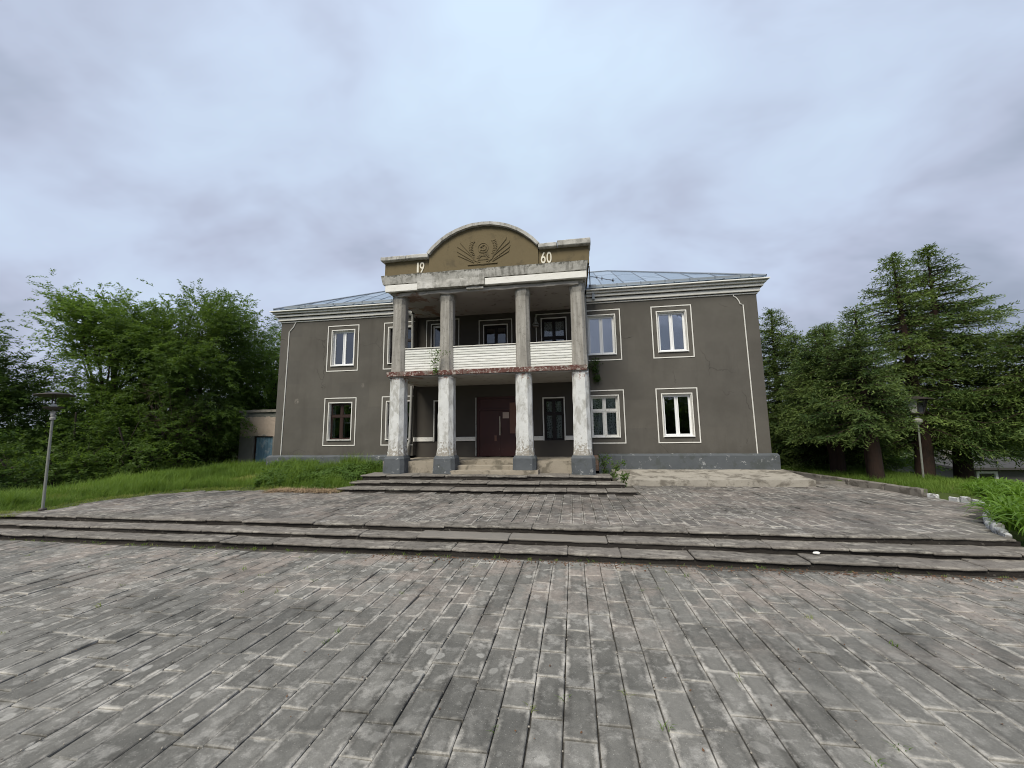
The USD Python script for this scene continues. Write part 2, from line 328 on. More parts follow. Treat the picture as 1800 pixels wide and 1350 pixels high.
# ---- paving: every slab carries st = its own coordinates in metres over half sizes, and tone = one random number
def paver_mat(name, dark, mid, pink):
    g = G(); P = g('geometry').position
    st = g.xyz(g('uvmap', attribute='st').UV); tone = g('attribute', attribute='tone').fac
    du = g.m('multiply', g.m('subtract', 1.0, g.m('absolute', st.x)), .098); dv = g.m('multiply', g.m('subtract', 1.0, g.m('absolute', st.y)), .25)
    frag = g.noise(P, 6.5, 5, .7)
    n1, n2 = g.noise(P, 10, 5, .68), g.noise(P, 31, 4, .7)
    wob = g.m('multiply', g.m('add', g.m('subtract', n1, .5), g.m('multiply', g.m('subtract', n2, .5), .5)), .075)
    eu, ev = g.m('add', du, wob), g.m('add', dv, wob)
    big = g.noise(P, .42, 4, .55)
    a = g.mix(g.m('add', g.m('multiply', g.noise(P, 3.1, 6, .7), .62), g.m('multiply', tone, .38)), dark, mid)
    # dark grime creeping in from some joints (mostly the long ones), pale lime along others
    m1 = g.val(g.noise(P, 1.3, 5, .65), (.38, .15), (.58, 1)); m2 = g.val(g.noise(g('mapping', mapping_type='point', vector=P, location=(7, 3, 0)).vector, 1.7, 5, .65), (.42, .1), (.57, 1))
    a = g.mix(g.m('multiply', g.m('multiply', g.m('maximum', g.val(eu, (0, .9), (.025, .6), (.06, 0)), g.m('multiply', g.val(ev, (0, .9), (.02, .5), (.05, 0)), .95)), m1), .97), a, (.03, .028, .024))
    a = g.mix(g.m('multiply', g.m('multiply', g.m('maximum', g.val(eu, (.0, .9), (.012, .75), (.036, .0)), g.m('multiply', g.val(ev, (.0, .9), (.012, .75), (.036, .0)), .85)), m2), g.val(frag, (.36, .1), (.58, .95))), a, (.53, .505, .46))
    # lichen: pale rings and patches
    vo = g('voronoi_texture', vector=g('vector_math', math_type='add', vector1=P, vector2=g('vector_math', math_type='scale', vector1=g('noise_texture', vector=P, scale=14.0, detail=3.0).color, scale=.06).vector).vector, scale=5.5)
    spot = g.m('multiply', g.val(vo.distance, (.13, .75), (.2, .95), (.26, 0)), g.val(g.xyz(vo.color).x, (.45, 0), (.5, 1)))
    x = g.xyz(P)
    left = g('map_range', value=x.x, from_min=2.2, from_max=-1.0, to_min=.15, to_max=1, clamp=True).result
    spot = g.m('multiply', spot, g.m('multiply', left, g.val(g.noise(P, .8, 3), (.4, .15), (.55, .8))))
    a = g.mix(spot, a, (.38, .37, .345))
    patch = g.m('multiply', g.val(g.noise(P, 5.2, 6, .72, .15), (.52, 0), (.62, .6)), g.val(big, (.38, .35), (.58, 1)))
    a = g.mix(patch, a, (.36, .348, .325))
    damp = g.val(g.noise(g('mapping', mapping_type='point', vector=P, location=(3, 8, 0), scale=(1, .7, 1)).vector, .9, 5, .6, .5), (.5, 0), (.64, .6))
    a = g.mix(damp, a, g.mix(1.0, a, (.45, .46, .46), 'multiply'))
    # rosy dust and worn stone near the steps
    dust = g.m('multiply', g.m('multiply', g('map_range', value=x.y, from_min=3.2, from_max=5.3, to_min=0, to_max=1, clamp=True).result, g.val(g.noise(P, 1.5, 6, .7), (.47, 0), (.6, .8))), pink)
    a = g.mix(dust, a, (.37, .305, .265))
    a = g.mix(.75, a, g.mix(1.0, a, g.mix(g.m('add', g.m('multiply', g.noise(P, 130, 4, .8), .6), g.m('multiply', g.noise(P, 24, 5, .7), .4)), (-.1, -.1, -.1), (2.1, 2.1, 2.1)), 'multiply'))
    grit = g('voronoi_texture', vector=P, scale=70.0)
    a = g.mix(g.m('multiply', g.val(grit.distance, (.12, .5), (.2, 0)), g.val(g.xyz(grit.color).y, (.72, 0), (.76, 1))), a, (.5, .48, .44))
    h_ = g.m('add', g.m('multiply', g.noise(P, 95, 5, .7), .5), g.m('multiply', g.noise(P, 9, 4, .6), 1.2))
    return material(name, g, g('principled_bsdf', base_color=a, roughness=g.val(big, (.3, .62), (.7, .85)), specular_ior_level=.35, normal=g('bump', height=h_, strength=.55, distance=.009).normal).BSDF)
M['paver'] = paver_mat('grey_paving_slab', (.075, .073, .066), (.23, .223, .205), .6)
M['paver_up'] = paver_mat('terrace_paving_slab', (.07, .064, .059), (.2, .186, .172), .3)
def step_c(g, P):
    a = g.mix(g.noise(P, 2.4, 6, .65), (.055, .049, .045), (.15, .138, .126))
    a = g.mix(g.val(g.noise(g.scaled(P, (.5, 1.4, 1.4)), 5, 6, .72, .5), (.52, 0), (.62, .75)), a, (.33, .31, .28))
    up_ = g.xyz(g('geometry').normal).z
    a = g.mix(g.val(up_, (.3, .75), (.75, 0)), a, (.028, .025, .023))
    a = g.mix(g.m('multiply', g('object_info').random, .4), a, g.mix(.5, a, (.2, .18, .165)))
    return g.mix(.4, a, g.mix(1.0, a, g.mix(g.noise(P, 80, 4, .75), (.2, .2, .2), (1.8, 1.8, 1.8)), 'multiply'))
def step_c2(g, P):
    a = g.mix(g.noise(P, 2.4, 6, .65), (.085, .078, .07), (.215, .2, .18))
    a = g.mix(g.val(g.noise(g.scaled(P, (.5, 1.4, 1.4)), 5, 6, .72, .5), (.52, 0), (.62, .75)), a, (.36, .34, .3))
    a = g.mix(g.val(g.noise(P, 9, 5, .7), (.5, 0), (.64, .7)), a, (.035, .032, .028))
    a = g.mix(g.m('multiply', g('object_info').random, .5), a, g.mix(.5, a, (.24, .21, .19)))
    return g.mix(.4, a, g.mix(1.0, a, g.mix(g.noise(P, 80, 4, .75), (.2, .2, .2), (1.8, 1.8, 1.8)), 'multiply'))
M['step'] = surf('dark_step_stone', step_c2, .85, (lambda g, P: g.noise(P, 30, 6, .72), .7, .015))
M['step_dark'] = surf('near_black_riser', mottled((.032, .028, .025), .5, 6, 50, ((.2, .185, .165), 13, .61, .7)), .95, (lambda g, P: g.noise(P, 30, 6, .72), .8, .02))  # near-black with pale specks, for the faces below the tread slabs
M['step_pale'] = surf('pale_step_stone', mottled((.185, .172, .155), .25, 5, 60, ((.2, .18, .16), 5, .54, .7)), .85, (lambda g, P: g.noise(P, 30, 6, .72), .6, .012))
def joint_c(g, P):
    a = g.mix(g.noise(P, 9, 5, .7), (.035, .032, .028), (.095, .088, .078))
    return g.mix(g.val(g.noise(P, 30, 5, .7), (.6, 0), (.68, .8)), a, (.22, .19, .15))
M['joint'] = surf('dark_joint_soil', joint_c, .98, (fineb(60), .6, .01))
M['kerb'] = surf('worn_kerb_stone', mottled((.2, .185, .165), .3, 4, 60, ((.09, .08, .07), 5, .5, .8)), .9, (lambda g, P: g.noise(P, 25, 6, .7), .7, .015))
M['kerb_w'] = surf('whitewashed_kerb', mottled((.52, .53, .54), .18, 5, 60, ((.17, .165, .155), 8, .5, .9)), .85, (lambda g, P: g.noise(P, 25, 6, .7), .7, .012))
M['asphalt'] = surf('dark_path_paving', mottled((.1, .092, .085), .3, 3, 70, ((.2, .18, .16), 4, .56, .6)), .9, (fineb(60), .5, .01))
def soil_c(g, P):
    a = g.mix(g.noise(P, 1.4, 5, .6), (.03, .05, .012), (.07, .095, .022))
    return g.mix(g.val(g.noise(P, 5, 5, .7), (.55, 0), (.66, .6)), a, (.09, .075, .045))
M['soil'] = surf('grassy_earth', soil_c, .98, (fineb(25), .6, .03))
M['straw'] = surf('dry_straw', mottled((.34, .25, .16), .3, 9, 60), .9)

def leaf_mat(name, dark, light, trans, tint_scale=.7, rough=.55, spec=.25, tr=.42):
    g = G(); P = g('geometry').position
    rnd = g('geometry').random_per_island
    f = g.m('add', g.m('add', g.m('multiply', g.noise(P, tint_scale, 4, .6), .75), g.m('multiply', rnd, .35)), g.m('multiply', g('attribute', attribute='tone').fac, .3))
    c = g.ramp(f, (.3, dark), (.75, light))
    t = g.mix(.5, g.mix(1.0, c, (2.0, 2.0, 1.2), 'multiply'), trans)
    return material(name, g, g('mix_closure', fac=tr, closure1=g('principled_bsdf', base_color=c, roughness=rough, specular_ior_level=spec).BSDF, closure2=g('translucent_bsdf', color=t).BSDF).closure)
M['leaf'] = leaf_mat('broad_leaf', (.05, .09, .019), (.14, .22, .041), (.21, .32, .05))
M['leaf_d'] = leaf_mat('dark_broad_leaf', (.035, .068, .017), (.1, .16, .034), (.15, .24, .04))
M['leaf_y'] = leaf_mat('fresh_broad_leaf', (.06, .11, .02), (.165, .26, .044), (.25, .38, .055))
M['conifer'] = leaf_mat('conifer_spray', (.04, .076, .021), (.21, .285, .072), (.21, .28, .06), .9, .6, .2, .22)
M['conifer_d'] = leaf_mat('dark_conifer_spray', (.034, .068, .021), (.18, .245, .067), (.165, .225, .05), .9, .6, .2, .22)
M['grass'] = leaf_mat('grass_blade', (.09, .155, .025), (.235, .34, .065), (.2, .3, .05), .6, .6, .2, .35)
M['grass_y'] = leaf_mat('dry_tipped_grass', (.15, .2, .04), (.33, .34, .11), (.3, .3, .1), .6, .6, .2, .3)
M['lily'] = leaf_mat('daylily_leaf', (.08, .155, .016), (.2, .34, .042), (.28, .46, .055), 2.5, .45, .4, .35)
M['weed'] = leaf_mat('weed_leaf', (.06, .115, .02), (.16, .26, .05), (.13, .22, .05), 2.0, .55, .3, .35)
M['bark'] = surf('grey_brown_bark', mottled((.055, .045, .036), .4, 6, 40, ((.1, .09, .075), 5, .55, .6)), .95, (lambda g, P: g.noise(g.scaled(P, (8, 8, 1.2)), 4, 5, .7), .9, .03))
M['bark_r'] = surf('reddish_bark', mottled((.042, .026, .02), .4, 6, 40, ((.03, .022, .018), 5, .5, .7)), .95, (lambda g, P: g.noise(g.scaled(P, (8, 8, 1.0)), 4, 5, .7), .9, .03))
M['twig'] = surf('bare_twig', mottled((.13, .1, .075), .3, 5, 40), .9)
M['dead_leaf'] = leaf_mat('fallen_leaf', (.1, .05, .028), (.28, .17, .1), (.2, .1, .05), 4, .7, .2, .1)
def annex_c(g, P):
    x = g.xyz(P)
    a = g.mix(g.noise(P, 3, 5, .65), (.17, .16, .145), (.29, .275, .25))
    ed = g.m('add', g('map_range', value=x.z, from_min=1.62, from_max=1.98, to_min=-.5, to_max=.5).result, g.m('multiply', g.m('subtract', g.noise(P, 2.6, 5, .7), .5), 1.5))
    a = g.mix(g.val(ed, (.0, 0), (.06, 1)), a, g.mix(g.noise(P, 7, 6, .7), (.34, .265, .21), (.56, .47, .4)))
    top = g.m('add', g('map_range', value=x.z, from_min=2.55, from_max=2.85, to_min=-.5, to_max=.5).result, g.m('multiply', g.m('subtract', g.noise(P, 5, 5, .7), .5), .9))
    return g.mix(g.val(top, (.0, 0), (.05, 1)), a, g.mix(g.noise(P, 6, 5, .65), (.11, .115, .1), (.22, .22, .2)))
M['annex'] = surf('flaking_annex_plaster', annex_c, .95, (lambda g, P: g.noise(P, 14, 6, .75), .9, .03))
M['blue'] = surf('faded_blue_door_paint', mottled((.14, .24, .32), .25, 3, 50, ((.36, .42, .46), 4, .52, .7)), .7)
M['house'] = surf('far_house_wall', mottled((.12, .115, .11), .25, 1.5, 20), .9)
M['slate'] = surf('grey_slate_roof', mottled((.05, .048, .046), .25, 2, 12), .9)

# ================================================================ THE HALL
D, XC = 13.46, -2.65
DR = D + .27                                  # the recessed middle wall
WL, WR, RL, RR = -11.49, 6.19, -5.80, .50     # outer corners and the corners of the recess
PT, CB = 1.04, 6.36                           # top of the plinth, underside of the cornice
hall = thing('village_hall', 'two-storey taupe plastered hall with white columned portico and grey zinc roof', 'hall')
def H_(name, mesh, mat, parent=hall, **k): return obj(name, mesh, M[mat], parent, **k)

cols = [XC - 6.10, XC - 3.742, XC + 3.742, XC + 6.10]
rows = [(1.397, 3.219), (4.247, 6.071)]
HO = .663                                      # half width of the outer white line
openings = []
for cx in cols:
    for zb, zt in rows: openings.append((cx, zb + .22, zt - .21))
def rect(cx, hw, z0, z1): return sbox(cx - hw, z0, cx + hw, z1)
def wing(x0, x1):
    p = sbox(x0, PT - .02, x1, 6.8)
    for cx, z0, z1 in openings:
        if x0 < cx < x1: p = p.difference(rect(cx, .458, z0, z1))
    return p
H_('wall', extr(wing(WL, RL), D, D + .35), 'wall')
H_('wall', extr(wing(RR, WR), D, D + .35), 'wall')
# middle wall behind the portico
mid = sbox(RL, .9, RR, 6.8)
DOOR = (-3.47, -1.83, .955, 3.13)
mid = mid.difference(sbox(DOOR[0], .89, DOOR[1], DOOR[3]))
lowmid = [(-4.72, 1.52, 2.98), (-.65, 1.52, 2.98)]
upmid = [(-4.8, 3.98, 5.95), (-2.745, 3.78, 5.8), (-.575, 3.98, 5.93)]
for cx, z0, z1 in lowmid: mid = mid.difference(rect(cx, .34, z0, z1))
for cx, z0, z1 in upmid: mid = mid.difference(rect(cx, .43, z0, z1))
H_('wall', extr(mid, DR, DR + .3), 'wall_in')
DEP = 9.4
H_('wall', bx(WL, WL + .35, D + .352, D + DEP, .2, 6.8), 'wall'); H_('wall', bx(WR - .35, WR, D + .352, D + DEP, .2, 6.8), 'wall')
H_('wall', bx(WL + .352, WR - .352, D + DEP - .35, D + DEP, .2, 6.8), 'wall')
for z0, z1 in ((.85, .945), (3.7, 3.9), (6.55, 6.65)): H_('floor', bx(WL + .36, WR - .36, DR + .304, D + DEP - .36, z0, z1), 'interior')
for xx in (RL - .2, RR + .1): H_('partition', bx(xx, xx + .1, DR + .31, D + DEP - .4, .95, 6.5), 'interior')
H_('partition', bx(WL + .36, WR - .36, D + 4.2, D + 4.3, .95, 6.5), 'interior')

# plinth with a sloping top
def plinth(x0, x1, z0):
    o = [(D - .15, z0), (D - .15, PT - .05), (D - .02, PT + .015), (D + .05, PT + .015), (D + .05, z0)]
    m = trimesh.creation.extrude_polygon(Polygon(o), x1 - x0, engine='earcut')
    v = m.vertices; m.vertices = np.c_[x0 + v[:, 2], v[:, 0], v[:, 1]]; m.invert()
    return rough(m, .012, 2.2, .22, 5)
H_('plinth', plinth(WL - .16, RL - .12, .15), 'plinth'); H_('plinth', plinth(RR + .32, WR + .15, .4), 'plinth')
H_('plinth', bx(WR - .02, WR + .145, D + .06, D + DEP, .2, PT), 'plinth'); H_('plinth', bx(WL - .155, WL + .02, D + .06, D + DEP, .0, PT), 'plinth')
H_('plinth', rough(bx(RR + .0, RR + .315, D - .1, D + .04, .5, PT - .03), .03, 6, .08, 8), 'bitten', label='crumbled brick corner of the plinth beside the right column')

# cornices: stepped fascias with dark cores in the gaps, their shade put into the colour
def cornice(x0, x1, endl, endr):
    out = []
    for z0, z1, p in ((6.30, 6.345, .035), (6.365, 6.49, .09), (6.51, 6.595, .17), (6.613, 6.674, .24), (6.692, 6.738, .32)):
        a, b = (x0 - p if endl else x0), (x1 + p if endr else x1)
        q = [(D - p, z0 + .012), (D - p + .004, z1), (D + .05, z1), (D + .05, z0)]
        m = trimesh.creation.extrude_polygon(Polygon(q), b - a, engine='earcut'); v = m.vertices
        m.vertices = np.c_[a + v[:, 2], v[:, 0], v[:, 1]]; m.invert(); out.append(m)
        for e, xw, sgn in ((endl, x0, -1), (endr, x1, 1)):
            if e: out.append(bx(min(xw - .04 * sgn, xw + p * sgn), max(xw - .04 * sgn, xw + p * sgn), D + .052, D + DEP, z0 + .006, z1))
    return rough(cat_(out), .004, 1.3, .5, 3)
for x0, x1 in ((WL - .03, -5.88), (.6, WR + .03)): H_('cornice_groove', cat_([bx(x0, x1, D - .045, D - .0045, 6.35, 6.5), bx(x0 - (.1 if x0 < -6 else 0), x1 + (.1 if x0 > 0 else 0), D - .12, D - .0045, 6.502, 6.62), bx(x0 - (.16 if x0 < -6 else 0), x1 + (.16 if x0 > 0 else 0), D - .19, D - .0045, 6.6225, 6.72)]), 'wall_in')  # dark backing that paints the shade between the fascias
H_('cornice', cornice(WL, -5.9, True, False), 'cornice'); H_('cornice', cornice(.62, WR, False, True), 'cornice')

# hip roof: under-slopes, sheets between standing seams, seams
ex0, ex1, ey0, ez = WL - .22, WR + .25, D - .24, 6.80
HALF = 4.72; ap = np.array([[ex0 + HALF - .0, ey0 + HALF], [ex1 - HALF + .12, ey0 + HALF]]); rz = 9.36
ey1 = ey0 + 2 * HALF
rv = np.array([[ex0, ey0, ez], [ex1, ey0, ez], [ex1, ey1, ez], [ex0, ey1, ez], [*ap[0], rz], [*ap[1], rz]])
rf = [[0, 1, 5], [0, 5, 4], [1, 2, 5], [2, 3, 4], [2, 4, 5], [3, 0, 4]]
roof = H_('roof', trimesh.Trimesh(np.vstack([rv, rv[:4] - (0, 0, .05)]), rf + [[6, 8, 7], [6, 9, 8]] + [[a, a + 6, (a + 1) % 4 + 6] for a in range(4)] + [[a, (a + 1) % 4 + 6, (a + 1) % 4] for a in range(4)], process=False), 'roof')
rng = np.random.default_rng(4)
slope = Polygon([(ex0, 0), (ex1, 0), (ap[1][0], 1), (ap[0][0], 1)])
def on_slope(p, lift): # (x, t) on the front slope
    n = np.array([0, -(rz - ez), HALF]); n /= np.linalg.norm(n)
    return np.array([p[0], ey0 + p[1] * HALF, ez + p[1] * (rz - ez)]) + n * lift
xs = np.arange(ex0 + .35, ex1, .785); xs = np.r_[ex0, xs, ex1]
for k in range(len(xs) - 1):
    cut = sorted(rng.choice([.22, .3, .38, .55, .62, .7], 2, replace=False))
    ts = [-.012, *cut, 1]
    for j in range(3):
        p = sbox(xs[k] + .012, ts[j] + .002, xs[k + 1] - .012, ts[j + 1]).intersection(Polygon([(ex0, -.02), (ex1, -.02), (ap[1][0], 1), (ap[0][0], 1)]))
        if p.area < .01 or p.geom_type != 'Polygon': continue
        m = trimesh.creation.extrude_polygon(p, .008, engine='earcut')
        tilt = .004 + .01 * (m.vertices[:, 1] - ts[j]) * (1 if j else 0)
        m.vertices = np.array([on_slope(v[:2], v[2] + .006 + rng.uniform(0, .003) + (.006 if v[1] < ts[j] + .01 and j else 0)) for v in m.vertices])
        obj('roof_sheet', m, M['roof'], roof)
for x in xs[1:-1]:
    t1 = min(1, (x - ex0) / (ap[0][0] - ex0), (ex1 - x) / (ex1 - ap[1][0]))
    if t1 < .06: continue
    a, b = on_slope((x, -.01), .02), on_slope((x, t1), .02)
    obj('roof_seam', tube([a, b], .019, 6), M['seam'], roof)
for a, b in ((rv[0], rv[4]), (rv[1], rv[5]), (rv[4], rv[5]), (rv[2], rv[5]), (rv[3], rv[4])):
    obj('ridge_cap', tube([a + (0, 0, .03), b + (0, 0, .03)], .04, 8), M['seam'], roof)
for x in np.arange(ey0 + .7, ey1, .785):     # side slopes: seams only, they are seen edge-on
    for sx, xe in ((0, ex0), (1, ex1)):
        t1 = min((x - ey0) / HALF, (ey1 - x) / HALF); xa = xe + (ap[sx][0] - xe) * t1
        obj('roof_seam', tube([(xe, x, ez + .02), (xa, x, ez + t1 * (rz - ez) + .02)], .019, 5), M['seam'], roof)
# the upstand gutter along the eave
def gutters(x0, x1, step, ph):
    x = x0
    while x < x1 - .05:
        e = min(x1, x + step - (ph if x == x0 else 0))
        gp = H_('gutter', cat_([bx(x, e - .006, D - .2, D - .188, 6.765, 6.925), bx(x, e - .006, D - .215, D - .14, 6.752, 6.763)]), 'gutter')
        obj('gutter_joint', bx(e - .03, e + .004, D - .212, D - .2015, 6.757, 6.935), M['seam'], gp)
        x = e
gutters(-11.25, -5.95, 1.22, .3); gutters(.95, 6.05, .8, .06)

# ---------------------------------------------------------------- windows
def ring(cx, hw, z0, z1, w): return sbox(cx - hw, z0, cx + hw, z1).difference(sbox(cx - hw + w, z0 + w, cx + hw - w, z1 - w))
def window(cx, hw, z0, z1, yf, style, blind=False, lace=False, glassm='glass', sill=True, reveal='trim'):
    """the frame is the part; panes, sill and curtain are its sub-parts. yf = face of the wall"""
    fy = yf + .115
    wood = {'pvc': 'pvc', 'white': 'wood_w', 'brown': 'wood_b', 'black': 'wood_k', 'pvcdoor': 'pvc'}[style]
    fr, panes = [], []
    W = .042
    fr.append(extr(ring(cx, hw, z0, z1, W), fy, fy + .07))
    iw0, iw1, iz0, iz1 = cx - hw + W, cx + hw - W, z0 + W, z1 - W
    if style in ('pvc', 'pvcdoor'):
        fr.append(bx(cx - .022, cx + .022, fy + .004, fy + .066, iz0, iz1))
        for a, b in ((iw0, cx - .022), (cx + .022, iw1)):
            lights = [(iz0, iz1)] if style == 'pvc' else [(iz0, iz0 + .75), (iz0 + .79, iz1)]
            for q0, q1 in lights:
                m_, h2 = (a + b) / 2, (b - a) / 2 - .004
                fr.append(extr(ring(m_, h2, q0 + .003, q1 - .003, .033), fy - .014, fy + .05))
                panes.append((a + .036, b - .036, q0 + .036, q1 - .036, fy + .015))
            if style == 'pvcdoor': fr.append(bx(a, b, fy + .003, fy + .06, iz0 + .75, iz0 + .79))
    else:
        zt = iz0 + (iz1 - iz0) * .655
        fr.append(bx(iw0, iw1, fy - .006, fy + .066, zt - .032, zt + .032))
        for q0, q1, th in ((iz0, zt - .032, .038), (zt + .032, iz1, .03)):
            fr.append(bx(cx - th, cx + th, fy + .002, fy + .06, q0, q1))
            for a, b in ((iw0, cx - th), (cx + th, iw1)):
                m_, h2 = (a + b) / 2, (b - a) / 2 - .003
                fr.append(extr(ring(m_, h2, q0 + .003, q1 - .003, .028), fy + .008, fy + .045))
                panes.append((a + .03, b - .03, q0 + .03, q1 - .03, fy + .025))
    w = H_('window', cat_(fr), wood)
    for a, b, q0, q1, y in panes: obj('pane', bx(a - .006, b + .006, y, y + .004, q0 - .006, q1 + .006), M[glassm], w)
    if style == 'brown':                      # pale inner casement seen behind the brown one
        iy = fy + .16
        obj('inner_casement', cat_([extr(ring(cx, hw - .03, z0 + .03, z1 - .03, .05), iy, iy + .04), bx(cx - .03, cx + .03, iy + .002, iy + .038, z0 + .05, z1 - .05), bx(cx + .03, cx + hw - .06, iy + .002, iy + .038, zt - .27, zt - .24)]), M['wood_w'], w)
    if reveal:
        obj('reveal', cat_([bx(cx - hw - .001, cx - hw + .012, yf + .012, fy, z0, z1), bx(cx + hw - .012, cx + hw + .001, yf + .012, fy, z0, z1), bx(cx - hw + .012, cx + hw - .012, yf + .012, fy, z1 - .012, z1 + .001)]), M[reveal], w)
    if sill: obj('sill', cbx(cx - hw - .02, cx + hw + .02, yf - .045, fy + .002, z0 - .022, z0 + .012, .004), M['wood_w' if style != 'pvc' else 'pvc'], w)
    if blind: obj('blind', bx(cx - hw + .06, cx + hw - .06, fy + .074, fy + .08, z0 + .03, z1 - .04), M['blind'], w)  # added pale sheet, makes the panes as bright as mirrored sky
    if lace:
        n = 60; xx = np.linspace(cx - hw + .05, cx + hw - .05, n); yy = fy + .085 + .01 * np.sin(xx * 61) + .004 * np.sin(xx * 23)
        v = np.vstack([np.c_[xx, yy, np.full(n, z0 + .04)], np.c_[xx, yy, np.full(n, z1 - .05)]]); i = np.arange(n - 1)
        obj('lace_curtain', trimesh.Trimesh(v, np.vstack([np.c_[i, i + 1, i + n + 1], np.c_[i, i + n + 1, i + n]]), process=False), M['lace'], w)
    return w
def line_frame(cx, hw, z0, z1, yf, w=.032, sides='lrtb', proud=.014, x0=-99, x1=99):
    out = []
    a, b = max(cx - hw, x0), min(cx + hw, x1)
    if 'l' in sides and cx - hw >= x0: out.append(bx(cx - hw, cx - hw + w, yf - proud, yf + .004, z0, z1))
    if 'r' in sides and cx + hw <= x1: out.append(bx(cx + hw - w, cx + hw, yf - proud, yf + .004, z0, z1))
    if 't' in sides: out.append(bx(a + (w if cx - hw >= x0 else 0), b - (w if cx + hw <= x1 else 0), yf - proud + .001, yf + .004, z1 - w, z1))
    if 'b' in sides: out.append(bx(a + (w if cx - hw >= x0 else 0), b - (w if cx + hw <= x1 else 0), yf - proud + .001, yf + .004, z0, z0 + w))
    return rough(cat_(out), .003, 2.0, .35, 9)
styles = [['brown', 'pvc'], ['black', 'black'], ['white', 'pvc'], ['pvc', 'pvc']]
for i, cx in enumerate(cols):
    x0, x1 = (RL, 99) if False else (-99, 99)
    if i == 1: x1 = RL - .004
    if i == 2: x0 = RR + .004
    for j, (zb, zt) in enumerate(rows):
        H_('white_line_frame', line_frame(cx, HO, zb, zt, D, x0=x0, x1=x1), 'trim')
        H_('white_line_frame', line_frame(cx, .497, zb + .19, zt - .172, D, sides='lrt', x0=x0, x1=x1), 'trim')
        st = styles[i][j]
        w = window(cx, .458, zb + .22, zt - .21, D, st, blind=(j == 1 and i >= 2), lace=(i == 2 and j == 0), glassm='glass2' if st == 'pvc' and j == 1 else 'glass')
        tag(w, {'brown': 'dark brown wooden window with pale inner casement', 'pvc': None, 'black': 'dark window half hidden by the left column', 'white': 'old white wooden window of four panes with lace curtain'}[st])
for cx, z0, z1 in lowmid:
    w = window(cx, .34, z0, z1, DR, 'black', lace=True, sill=False, reveal=None)
    tag(w, 'dark four-pane window with lace curtain under the portico')
    H_('white_line_frame', line_frame(cx, .395, 1.52, 3.045, DR, w=.04, sides='lrt', proud=.03), 'trim')
for k, (cx, z0, z1) in enumerate(upmid):
    st = ('pvcdoor', 'black', 'black')[k]
    w = window(cx, .43, z0, z1, DR, st, sill=False, reveal=None, lace=(k == 2))
    H_('white_line_frame', line_frame(cx, .47, z0 - (0 if k == 1 else .01), z1 + .045, DR, w=.036, sides='lrt'), 'trim')
    H_('white_line_frame', line_frame(cx, (.655, .635, .655)[k], 3.79, (6.15, 6.03, 6.13)[k], DR, w=.03, sides='lrt'), 'trim')
# sill band of the recessed ground floor
for a, b in ((RL + .004, -5.115), (-4.325, DOOR[0] - .03), (DOOR[1] + .03, -1.045), (-.255, RR - .004)):
    H_('white_sill_band', rough(cbx(a, b, DR - .05, DR + .004, 1.525, 1.675, .008), .005, 4, .2, 2), 'trim')
H_('white_sill_band', rough(cbx(RL, RL + .05, D + .01, DR - .055, 1.525, 1.675, .008), .004, 4, .2, 2), 'trim')

# ---------------------------------------------------------------- door
dx0, dx1, dz0, dz1 = DOOR
dm = (dx0 + dx1) / 2
door = H_('door', cat_([bx(dx0, dx0 + .07, DR + .05, DR + .13, dz0, dz1), bx(dx1 - .07, dx1, DR + .05, DR + .13, dz0, dz1), bx(dx0 + .07, dx1 - .07, DR + .05, DR + .13, dz1 - .08, dz1), bx(dx0 + .07, dx1 - .07, DR + .052, DR + .128, 2.62, 2.68)]), 'door')
for a, b in ((dx0 + .075, dm - .005), (dm + .005, dx1 - .075)):
    lf = obj('door_leaf', cbx(a, b, DR + .075, DR + .12, dz0 + .01, 2.615, .006), M['door'], door)
obj('transom_panel', bx(dx0 + .075, dx1 - .075, DR + .085, DR + .12, 2.685, dz1 - .085), M['door'], door)
obj('cover_strip', bx(dm - .03, dm + .03, DR + .062, DR + .0745, dz0 + .02, 2.61), M['door'], door)
obj('worn_edge', rough(bx(dm + .02, dm + .045, DR + .055, DR + .0615, 1.72, 2.4), .006, 6, .05, 3), M['digit'], door)  # narrow cream strip just right of the middle of the door
obj('padlock_plate', cbx(dm - .17, dm - .09, DR + .066, DR + .0745, 1.52, 1.72, .003), M['plywood'], door)
obj('handle', tube([(dm + .1, DR + .075, 1.78), (dm + .1, DR + .03, 1.8), (dm + .1, DR + .03, 1.94), (dm + .1, DR + .075, 1.96)], .009, 6), M['dark_metal'], door)
obj('notice', bx(dm + .14, dm + .37, DR + .069, DR + .0745, 2.33, 2.55), M['paper'], door)
obj('notice_board', cbx(dm + .4, dm + .7, DR + .05, DR + .074, 1.78, 2.9, .004), M['plywood'], door)
H_('door_trim', rough(bx(dx0 - .05, dx0 - .005, DR - .02, DR + .004, 1.0, 3.1), .004, 5, .15, 4), 'pipe')

